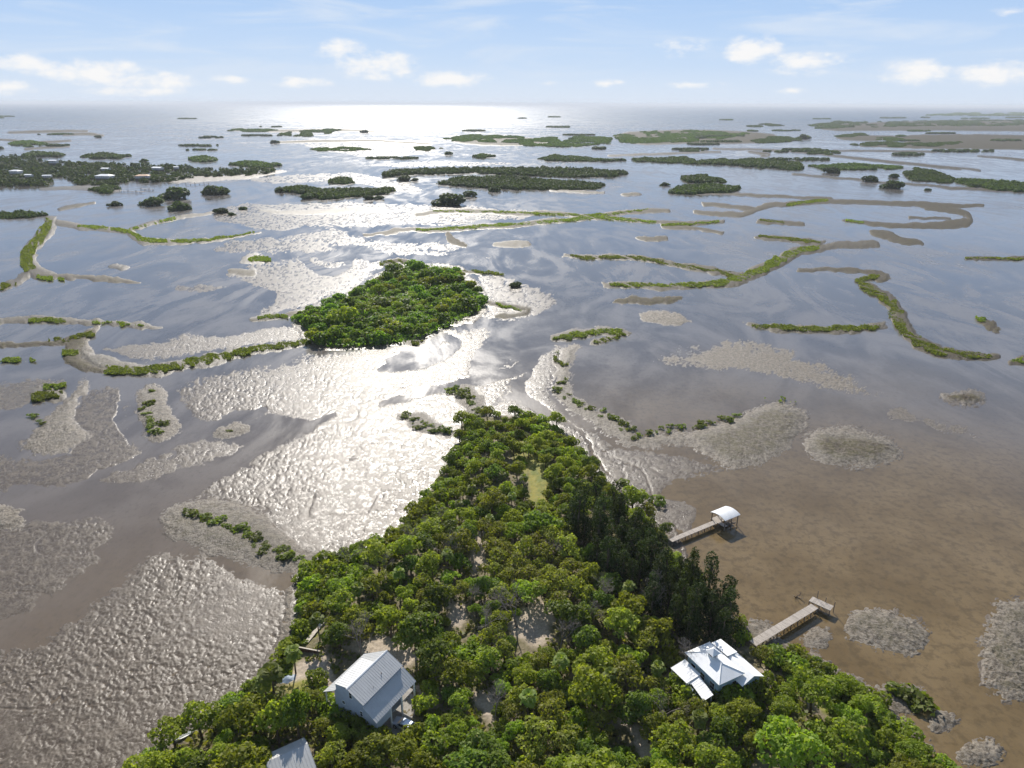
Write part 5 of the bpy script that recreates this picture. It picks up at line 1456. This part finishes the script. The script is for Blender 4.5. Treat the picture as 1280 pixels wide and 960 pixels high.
# far mangrove woods: (outline at ground level, height m, label)
WOODS = [
    ([(-60, 198), (20, 195), (60, 203), (120, 203), (150, 206), (200, 207), (280, 213), (345, 212), (338, 218), (280, 221), (232, 223), (236, 227), (180, 228), (140, 231), (92, 231), (88, 224), (66, 222), (60, 232), (-60, 235)], 6, 'long wooded island with white houses at the left edge, far off', 8),
    ([(28, 194), (50, 191), (80, 193), (70, 196), (35, 197)], 5, 'low dark wood behind the island with houses, far left', 5), ([(102, 196), (130, 193), (162, 195), (150, 198), (110, 199)], 5, 'thin dark wood strip on its own bar behind the island with houses', 5),
    ([(238, 200), (255, 196), (272, 200), (256, 203)], 5, 'small dark round wood near the right end of the island with houses', 5), ([(288, 206), (310, 203), (335, 204), (356, 207), (330, 210), (300, 209)], 4, 'slim wood at the pointed right end of the island with houses', 5),
    ([(14, 181), (35, 176), (62, 180), (40, 184)], 5, 'isolated dark wood on a sand bar, highest at far left', 5),
    ([(112, 238), (135, 233), (148, 236), (132, 242)], 4, 'low green wood on the sandy spit below the island with houses', 6), ([(-40, 268), (10, 268), (45, 267), (60, 270), (20, 273), (-40, 274)], 4, 'dark hedge-like wood at the left edge, beside the green marsh strip', 6),
    ([(345, 238), (372, 234), (400, 240), (440, 238), (492, 237), (486, 243), (440, 246), (405, 250), (380, 243)], 4.5, 'long dark wood on the silver flats left of the centre', 8), ([(412, 228), (428, 224), (445, 228), (430, 231)], 4, 'small dark wood just above the long one left of the centre', 6),
    ([(475, 218), (510, 212), (600, 210), (700, 211), (786, 216), (770, 221), (700, 222), (600, 217), (520, 218), (482, 222)], 5, 'far side of the large central wood, a long thin dark strip', 8),
    ([(545, 230), (580, 223), (640, 222), (700, 226), (756, 231), (750, 236), (690, 238), (620, 236), (572, 233)], 5, 'near side of the large central wood with a pale bar in front', 8),
    ([(853, 222), (880, 219), (907, 227), (900, 229), (862, 228)], 4, 'smaller green wood behind the one right of the centre', 6), ([(838, 242), (850, 234), (890, 231), (925, 236), (915, 241), (870, 243)], 4.5, 'green wood right of the centre with a smaller one behind it', 8),
    ([(672, 199), (697, 195), (730, 197), (746, 199), (783, 201), (740, 202), (690, 201)], 5, 'dark wood strip right behind the large central wood', 6), ([(790, 200), (850, 197), (870, 203), (900, 201), (960, 203), (920, 206), (870, 205), (800, 202)], 4.5, 'thin dark wood strip in the second row right of the centre', 5),
    ([(898, 205), (940, 200), (1002, 205), (1002, 213), (955, 210), (910, 207)], 5, 'dense dark wood at the right end of the second row of strips', 6), ([(1012, 208), (1060, 206), (1122, 208), (1126, 211), (1060, 213), (1020, 211)], 4, 'thin wood strip at the right, above two round shrubs', 5),
    ([(1128, 220), (1145, 210), (1165, 213), (1192, 225), (1185, 229), (1140, 226)], 3.5, 'bright green wood on the right, with a long causeway behind', 6), ([(1195, 224), (1240, 228), (1300, 231), (1420, 233), (1420, 241), (1270, 240), (1235, 237), (1202, 230)], 4, 'green wood at the right edge of the photo, middle distance', 7),
    ([(350, 168), (378, 164), (425, 162), (412, 167), (380, 171)], 7, 'blue-dark wood on the bright water below the sun glare', 6), ([(286, 163), (320, 161), (350, 163), (320, 165)], 4, 'thin dark bar of trees left of the wood under the glare', 4),
    ([(388, 186), (425, 184), (462, 187), (430, 189), (400, 189)], 4, 'thin blue-dark strip on the bright water above the centre', 4), ([(500, 186), (530, 183), (556, 186), (530, 189)], 4, 'short dark strip of trees just right of the glare', 4), ([(556, 173), (600, 168), (655, 172), (652, 179), (600, 178), (562, 177)], 5, 'broad blue-dark wood above the large central wood', 6),
    ([(590, 196), (605, 193), (618, 195), (604, 198)], 4, 'small lone dark wood above the large central wood', 4), ([(650, 176), (700, 170), (760, 171), (764, 180), (710, 184), (655, 182)], 5, 'blue-dark wood right of the centre under the horizon', 6),
    ([(765, 170), (800, 165), (870, 163), (940, 167), (900, 175), (850, 178), (780, 180)], 4, 'long blue-grey wood right of the centre, near the horizon', 6), ([(940, 175), (975, 171), (1000, 174), (985, 178), (950, 179)], 4, 'small blue-grey wood beside the long one near the horizon', 5),
    ([(1012, 156), (1050, 152), (1100, 153), (1180, 151), (1290, 150), (1420, 150), (1420, 158), (1290, 157), (1150, 158), (1060, 160), (1020, 161)], 6, 'longest blue wood on the right, close under the horizon', 7), ([(1160, 144), (1200, 142), (1290, 141), (1420, 141), (1420, 144), (1250, 145)], 6, 'faintest blue wood, highest of all at the right edge', 5),
    ([(1062, 181), (1100, 178), (1160, 180), (1200, 178), (1200, 182), (1120, 184)], 5, 'dark tree line in front of the brown marsh at the right', 6), ([(1090, 174), (1110, 172), (1132, 175), (1110, 178)], 4, 'small dark wood between the brown marshes at the right', 5),
    ([(1046, 170), (1075, 167), (1085, 169), (1060, 172)], 4, 'small faint wood left of the brown marsh', 5), ([(930, 157), (965, 155), (980, 157), (950, 159)], 4, 'tiny far wood between the centre and the right horizon', 5),
    ([(1010, 192), (1036, 188), (1050, 192), (1030, 194)], 4, 'dark wood on a thin bar in the right distance', 5),
]
SHRUBS = [(190, 256, 14, 'round dark mangrove at the left of the three clustered ones'), (218, 248, 18, 'broadest dark mangrove behind the clustered pair'), (222, 262, 14, 'dark mangrove nearest the viewer in the cluster of three'), (143, 257, 8, 'small dark mangrove on the thin bar left of the cluster'),
          (270, 242, 16, 'large round mangrove standing alone on pale water, right of the cluster'), (277, 266, 9, 'round mangrove at the end of a thin muddy strip'), (303, 262, 6, 'small mangrove right of the one on the muddy strip'), (290, 269, 5, 'tiny mangrove between two round ones on the muddy strip'),
          (644, 358, 10, 'lone dark round mangrove on the silver flat right of the small island'), (560, 256, 22, 'oval dark mangrove left of the long curved bar'), (586, 245, 9, 'small round mangrove above the oval one'), (617, 239, 9, 'small round mangrove on a bar in front of the central wood'),
          (505, 226, 10, 'round mangrove under the left tip of the central wood'), (518, 226, 5, 'small round mangrove beside the one under the left tip'), (384, 248, 9, 'dark round mangrove under the long left wood'), (352, 240, 7, 'small mangrove off the left end of the long left wood'), (462, 249, 8, 'round mangrove below the right end of the long left wood'), (474, 249, 6, 'tiny mangrove beside the round one below the long left wood'),
          (831, 232, 6, 'small round mangrove left of the green wood'), (1040, 216, 10, 'round dark mangrove on the water at the right'), (1088, 227, 10, 'low spreading mangrove right of the round one'), (1114, 235, 12, 'round green mangrove below the low spreading one'), (1118, 222, 6, 'small mangrove behind the round green one'), (1159, 238, 4, 'tiny mangrove on the causeway'),
          (123, 172, 4, 'tiny dark mangrove far off at the left'), (343, 179, 6, 'small blue-dark mangrove in the sun glare'), (455, 166, 6, 'tiny dark mangrove right of the wood under the glare'), (180, 202, 5, 'tiny dark mangrove behind the island with houses'), (560, 193, 6, 'small dark mangrove right of the glare'), (1004, 174, 8, 'small dark mangrove on blue water near the right horizon')]

def foliage_mass(name, P, N, size, mat, rng, aspect=1.0):
    V, F = quads(P, N, size, rng, aspect)
    return link(name, mesh_np(name, V, F), M[mat])

def scattered_islets():
    rn = random.Random(77); L = []
    for i in range(60):
        y = 146 + 56 * rn.random() ** 1.2
        x = rn.uniform(-40, 1330) if i % 3 else rn.uniform(640, 1330)
        if x < 420 and y > 188: continue
        w = rn.uniform(5, 34) * (y - 120) / 55; h = rn.uniform(.3, .8) * (y - 128) / 40
        L.append((ell(x, y, w, h, 0, 12), rn.uniform(2.2, 5)))
    return L

def plant_woods():
    rng = np.random.default_rng(21)
    PP, NN, SS = [], [], []
    for poly, h in scattered_islets():
        n = 900
        px = rng.uniform(poly[:, 0].min(), poly[:, 0].max(), n); py = rng.uniform(poly[:, 1].min(), poly[:, 1].max(), n)
        k = (sdf(poly, px, py, 10) > 0) & (vnoise(px / 7, py * 1.3, 19) > -.25)
        c = at(px[k], py[k], 0.0)[:160]
        if len(c) < 4: continue
        mpp = float(np.median(np.linalg.norm(c, axis=1))) / FPX
        d = rng.normal(size=(len(c), 14, 3)); d /= np.linalg.norm(d, axis=2)[..., None]; d[..., 2] = np.abs(d[..., 2])
        q = c[:, None] + d * np.array([1.6 * mpp, 1.6 * mpp, h])
        PP.append(q.reshape(-1, 3)); NN.append(d.reshape(-1, 3)); SS.append(np.full(q.shape[0] * 14, 1.3 * mpp))
    o = foliage_mass('mangrove_islets', np.vstack(PP), np.vstack(NN), np.concatenate(SS), 'leaf_wood', rng)
    tag(o, 'thin broken mangrove islets scattered over the bright far water below the horizon', 'wood', kind='stuff')
    for poly, h, lab, q in WOODS:
        P2 = np.asarray(poly, float)
        if P2[:, 1].mean() < 192: h = h * .6
        n = 60000
        px = rng.uniform(P2[:, 0].min(), P2[:, 0].max(), n); py = rng.uniform(P2[:, 1].min(), P2[:, 1].max(), n)
        wx = px + 5 * vnoise(px / 9, py / 3, 4); wy = py + .8 * vnoise(px / 7, py / 3, 6)
        keep = (sdf(poly, wx, wy, 10) > 0) & (vnoise(px / 16 + 3, py / 2.6, 14) + .5 * vnoise(px / 6, py / 1.4, 15) > (-.75 if py.mean() > 190 else -.28))
        px, py = px[keep], py[keep]
        c = at(px, py, 0.0)
        mpp = float(np.median(np.linalg.norm(c, axis=1))) / FPX
        # crowns: greedy thinning to a spacing the picture can show
        rad = max(3.0, 2.3 * mpp)
        cell = {}; cen = []
        for p in c:
            k = (int(p[0] // rad), int(p[1] // (rad * 1.5)))
            if k in cell: continue
            if any(abs(p[0] - hq[0]) < hq[2] and -26 < p[1] - hq[1] < 9 for hq in HOUSE_SPOTS): continue
            cell[k] = 1; cen.append(p)
            if len(cen) > 1500: break
        cen = np.array(cen); r = rad * rng.uniform(.75, 1.35, len(cen))
        hh = h * (.72 + .5 * np.clip(vnoise(cen[:, 0] / 60, cen[:, 1] / 60, 3) * .8 + rng.uniform(-.4, .5, len(cen)), -.6, .9))
        PP, NN = [], []
        k = 46
        for i in range(len(cen)):
            d = rng.normal(size=(k, 3)); d /= np.linalg.norm(d, axis=1)[:, None]; d[:, 2] = np.abs(d[:, 2])
            PP.append(cen[i] + d * np.array([r[i], r[i], hh[i]]) * rng.uniform(.7, 1.05, (k, 1))); NN.append(d + rng.normal(size=d.shape) * .45)
        o = foliage_mass('mangrove_wood', np.vstack(PP), np.vstack(NN), max(1.3, 1.15 * mpp), 'leaf_wood', rng)
        tag(o, lab, 'wood', kind='stuff')
    for px, py, w, lab in SHRUBS:
        p = at(px, py, 0.0); d = float(np.linalg.norm(p - np.array([0, 0, CAM_H])))
        s = w * d / FPX / 4.6
        plant('dome', 'mangrove_tree', p, s, lab + ', far out on the flats' if len(lab.split()) < 9 else lab, 'mangrove', 'lone mangroves out on the flats', sz=s * .7)

# marsh vegetation on the bars: (polyline x, y, halfwidth px), coverage, label
MARSH = [
    ([(62, 274, 5), (56, 292, 7), (40, 308, 7), (30, 324, 6), (36, 338, 6)], .9, 'green marsh grass on the broad curved bar at the left edge'),
    ([(42, 346, 2), (60, 348, 2), (80, 349, 2)], .5, 'thin marsh grass on the brown spit at the left'), ([(0, 359, 4), (12, 357, 3), (20, 354, 1)], .8, 'marsh grass patch cut by the left edge'),
    ([(95, 283, 1.5), (150, 286, 2), (166, 293, 2.5), (180, 301, 2.5), (230, 302, 1.8), (280, 297, 1.4), (318, 290, 1)], .8, 'thin line of marsh grass round a pale lagoon at the left'), ([(162, 287, 1.5), (185, 281, 1.5), (225, 271, 1.5)], .5, 'thin marsh grass on the bar leading to the cluster of mangroves'),
    ([(36, 401, 3), (60, 400, 3), (82, 401, 2)], .9, 'marsh grass on the blunt spit at the left'), ([(115, 402, 1.2), (150, 405, 1.5), (180, 408, 1)], .5, 'sparse grass on the tip of the blunt spit'),
    ([(60, 428, 2), (85, 424, 3), (118, 416, 3)], .7, 'marsh grass on the forked bar at the left'), ([(78, 441, 4), (98, 441, 3)], .9, 'short marsh grass below the forked bar at the left'), ([(0, 451, 2), (18, 450, 2), (44, 449, 2), (50, 450, 1)], .7, 'low marsh grass tufts in a row at the left edge'),
    ([(130, 463, 5), (165, 464, 5), (200, 461, 5), (260, 449, 4.5), (320, 436, 3.5), (388, 427, 3)], .95, 'long green marsh grass strip leading to the small wooded island'),
    ([(40, 498, 4), (60, 496, 5.5), (80, 491, 3)], .95, 'bright green oval of marsh grass at the left'), ([(55, 485, 3), (68, 482, 4), (82, 481, 2)], .8, 'small tuft above the bright green oval at the left'),
    ([(690, 424, 1.5), (720, 419, 3), (745, 413, 3), (780, 416, 3)], .75, 'green marsh grass arch right of the creek mouth'), ([(738, 427, 2), (760, 425, 2.5), (782, 417, 2)], .8, 'marsh grass along the near side of the little pond'),
    ([(940, 407, 2), (975, 409, 2.5), (1010, 411, 3), (1050, 411, 3.5), (1100, 409, 2.5)], .7, 'straight marsh grass strip on the spit at the right'),
    ([(1100, 344, 2.5), (1078, 350, 3.5), (1068, 354, 3), (1092, 363, 4.5), (1116, 381, 6), (1122, 400, 6), (1135, 420, 6), (1160, 436, 5.5), (1190, 443, 4.5), (1240, 446, 2)], .8, 'zigzag green marsh grass bar at the right'),
    ([(760, 356, 1.6), (810, 356, 2), (870, 357, 2.5), (910, 352, 4), (940, 342, 4), (968, 330, 6), (988, 316, 4.5), (1025, 309, 2)], .85, 'marsh grass on the long rising bar right of the centre'), ([(712, 319, 1.4), (735, 323, 1.6), (765, 321, 1.6), (800, 322, 1.8), (845, 332, 1.8), (890, 337, 2), (918, 344, 2.5)], .8, 'thin marsh grass on the wavy bar right of the centre'), ([(948, 295, 1), (985, 298, 1.5), (1025, 304, 1.4)], .7, 'thin marsh grass fork above the long rising bar'),
    ([(520, 288, 1.2), (600, 283, 1.6), (680, 278, 1.6), (740, 271, 2.2), (755, 272, 1.8), (820, 278, 1)], .8, 'long thin marsh grass line across the middle distance'), ([(825, 281, 1.6), (870, 280, 1.2), (900, 276, 1)], .8, 'green marsh grass dot line at the right of the long line'), ([(540, 264, 1), (600, 264, 1), (680, 267, 1), (740, 270, 1.4), (795, 264, 1.2), (810, 262, 1)], .6, 'second thin marsh grass line across the middle distance'),
    ([(982, 256, 1.6), (1005, 253, 1.8), (1035, 250, 1.4)], .9, 'bright marsh grass on the brown bar in the right distance'), ([(950, 274, 1), (965, 276, 1.6), (980, 278, 1.2)], .8, 'tiny marsh grass bar in the right distance'), ([(1057, 275, 1), (1080, 278, 1.2)], .8, 'marsh grass tip of the hooked brown bar'),
    ([(1220, 397, 2.5), (1232, 400, 2.5)], 1, 'small marsh grass tuft off the right edge'), ([(1264, 452, 2), (1282, 450, 3)], .8, 'marsh grass cut by the right edge'), ([(310, 324, 2), (330, 323, 4), (338, 325, 2)], .95, 'green marsh grass tuft on a small round bar'), ([(1206, 322, .8), (1240, 323, 1.2), (1290, 324, 1.4)], .7, 'thin marsh grass line at the right edge'),
    ([(475, 329, 2), (490, 326, 2), (504, 328, 3), (500, 332, 2)], .7, 'grass hook at the top of the small wooded island'), ([(578, 338, 1), (600, 340, 1.6), (630, 343, 1)], .7, 'thin grass line off the right of the small wooded island'), ([(608, 379, 1), (640, 385, 1.6), (662, 390, 2)], .5, 'sparse grass on the hooked bar right of the small island'), ([(512, 429, 3), (522, 428, 3), (530, 430, 1)], .9, 'small marsh grass tuft below the small wooded island'),
    ([(322, 397, 2), (340, 395, 2), (360, 396, 2.5)], .7, 'low scrub off the left tip of the small wooded island'), ([(955, 499, 1.5), (975, 498, 2), (995, 502, 1.5)], .4, 'faint dark grass on top of the large oyster bank'),
    ([(690, 440, 3), (706, 462, 5), (704, 480, 5)], .12, 'thin brown scrub on the slope of the oyster bank'),
]
ISLAND_SHORE = [([(360, 850, 6), (352, 836, 10), (372, 800, 12), (392, 772, 8)], .9, 'bright low grass along the shore of the yard'), ([(990, 850, 14), (1060, 862, 14), (1110, 915, 14), (1140, 960, 12)], .5, 'rough low grass along the lower right shore')]

def marsh_strip(pl, cov, lab, rng, hgt=1.0, name='marsh_grass', mat='leaf_marsh', smin=.42, dens=1.6):
    poly = strip_poly(pl)
    x0, x1, y0, y1 = poly[:, 0].min(), poly[:, 0].max(), poly[:, 1].min(), poly[:, 1].max()
    area = (x1 - x0) * (y1 - y0)
    n = int(min(200000, area * 9 * dens))
    px = rng.uniform(x0, x1, n); py = rng.uniform(y0, y1, n)
    k = np.clip((py - 140) / 150, .3, 2.2)
    s = sdf(poly, px + k * 3.5 * vnoise(px / 8, py / 5, 71), py + k * 1.6 * fbm(px / 9, py / 4, 72, 2), 12)
    u_, v_ = .8 * px + .9 * py, .9 * py - .4 * px
    clump = vnoise(u_ / (4 * k + 2), v_ / (2.4 * k + 1), 73) * .6 + .5 * vnoise(u_ / (1.7 * k + 1) + 5, v_ / (1.1 * k + .5), 74) + .35 * rng.uniform(-1, 1, n)
    keep = (s > .9 * k * rng.uniform(0, 1, n) ** 2 - .2) & (clump > (.50 - cov) * 1.1)
    px, py, cl = px[keep], py[keep], clump[keep]
    if len(px) < 5: return None
    p = at(px, py, .4); d = np.linalg.norm(p, axis=1); mpp = d / FPX
    p[:, 2] = .3 + rng.uniform(0, 1, len(px)) * hgt * (.3 + .5 * np.clip(cl + .3, 0, 1))
    nr = rng.normal(size=p.shape) * .55 + np.array([0, 0, .6])
    o = foliage_mass(name, p, nr, np.maximum(smin, 1.0 * mpp), mat, rng)
    tag(o, lab, 'marsh grass', kind='stuff')
    return o

SHRUB_ROWS = [
    ([(244, 642), (262, 648), (276, 656), (292, 660), (308, 668), (318, 674), (330, 682), (338, 686), (352, 694), (362, 700)], 3, 6, 'bushy marsh shrub in the row on the oval oyster bank at the lower left', 'shrubs on the lower left oyster bank', 1.25),
    ([(188, 492), (182, 502), (178, 513), (184, 520), (190, 527), (186, 534), (196, 533), (206, 532), (193, 516)], 2, 6, 'low marsh shrub in the patchy column on the pale bank at the left', 'shrubs on the pale bank at the left', 1.3),
    ([(508, 521), (516, 525), (524, 529), (533, 532), (543, 536), (552, 539), (560, 539)], 3, 4, 'marsh shrub in the short row left of the island tip', 'shrubs left of the island tip', 1.2),
    ([(568, 488), (576, 490), (582, 497), (587, 504), (592, 512), (598, 519)], 3, 4, 'marsh shrub in the chain that runs out from the island tip', 'shrubs running out from the island tip', 1.35),
    ([(700, 490), (708, 496), (718, 501), (730, 506), (742, 512), (755, 517), (768, 523), (778, 530), (788, 538), (794, 546), (806, 541), (820, 537), (836, 536), (850, 535), (864, 534), (878, 533), (892, 529), (906, 526), (918, 522)], 2, 5, 'low marsh shrub on the long S-shaped oyster bar right of the tip', 'shrubs on the S-shaped oyster bar', 1.15),
    ([(46, 522), (52, 527), (40, 519)], 2, 3, 'tiny marsh shrub on the bank at the left edge', 'tiny shrubs at the left edge', .9),
]
LONE_SHRUBS = [(779, 605, 1.7, 'round green shrub nearest the tip, alone on the grey mud'), (824, 627, 2.2, 'oval green shrub on the mud, largest of the three by the first dock'), (811, 640, 1.5, 'low green shrub at the edge of the wood near the first dock'), (1128, 868, 2.6, 'dark green shrub in shallow brown water off the right shore'), (1138, 873, 2.0, 'smaller shrub touching the dark one off the right shore'), (287, 540, .8, 'grey-green tuft on the small round oyster mound')]

def plant_marsh():
    rng = np.random.default_rng(33)
    for pl, cov, lab in MARSH: marsh_strip(pl, cov * .9, lab, rng)
    for pl, cov, lab in ISLAND_SHORE:
        o = marsh_strip(pl, cov, lab, rng, .8, 'shore_grass', 'leaf_marsh', .35, 1.0)
        if o:  # lift onto the ground
            o.location.z = .25
    rnd = random.Random(9)
    for row, n, sp, lab, g, s in SHRUB_ROWS:
        for (x, y) in row:
            for j in range(n):
                px, py = x + rnd.gauss(0, sp * .85), y + rnd.gauss(0, sp * .5)
                p = at(px, py, .3)
                q = s * min(1.5, .8 * math.exp(rnd.gauss(0, .4))); plant('shrub', 'marsh_shrub', p, q, lab, 'shrub', g, sz=q * .62)
    for x, y, s, lab in LONE_SHRUBS:
        plant('shrub', 'marsh_shrub', at(x, y, .1), s, lab, 'shrub', 'lone shrubs on the mud', sz=s * .7)
# ------------------------------------------------------------------ put the place together
build_mudflat()
build_sea()
build_haze()
gabled_house(); lower_house(); hip_house(); car(); boathouse(); t_dock(); yard(); far_houses(); driftwood()
make_protos()
plant_island()
plant_mid_island()
plant_woods()
plant_marsh()
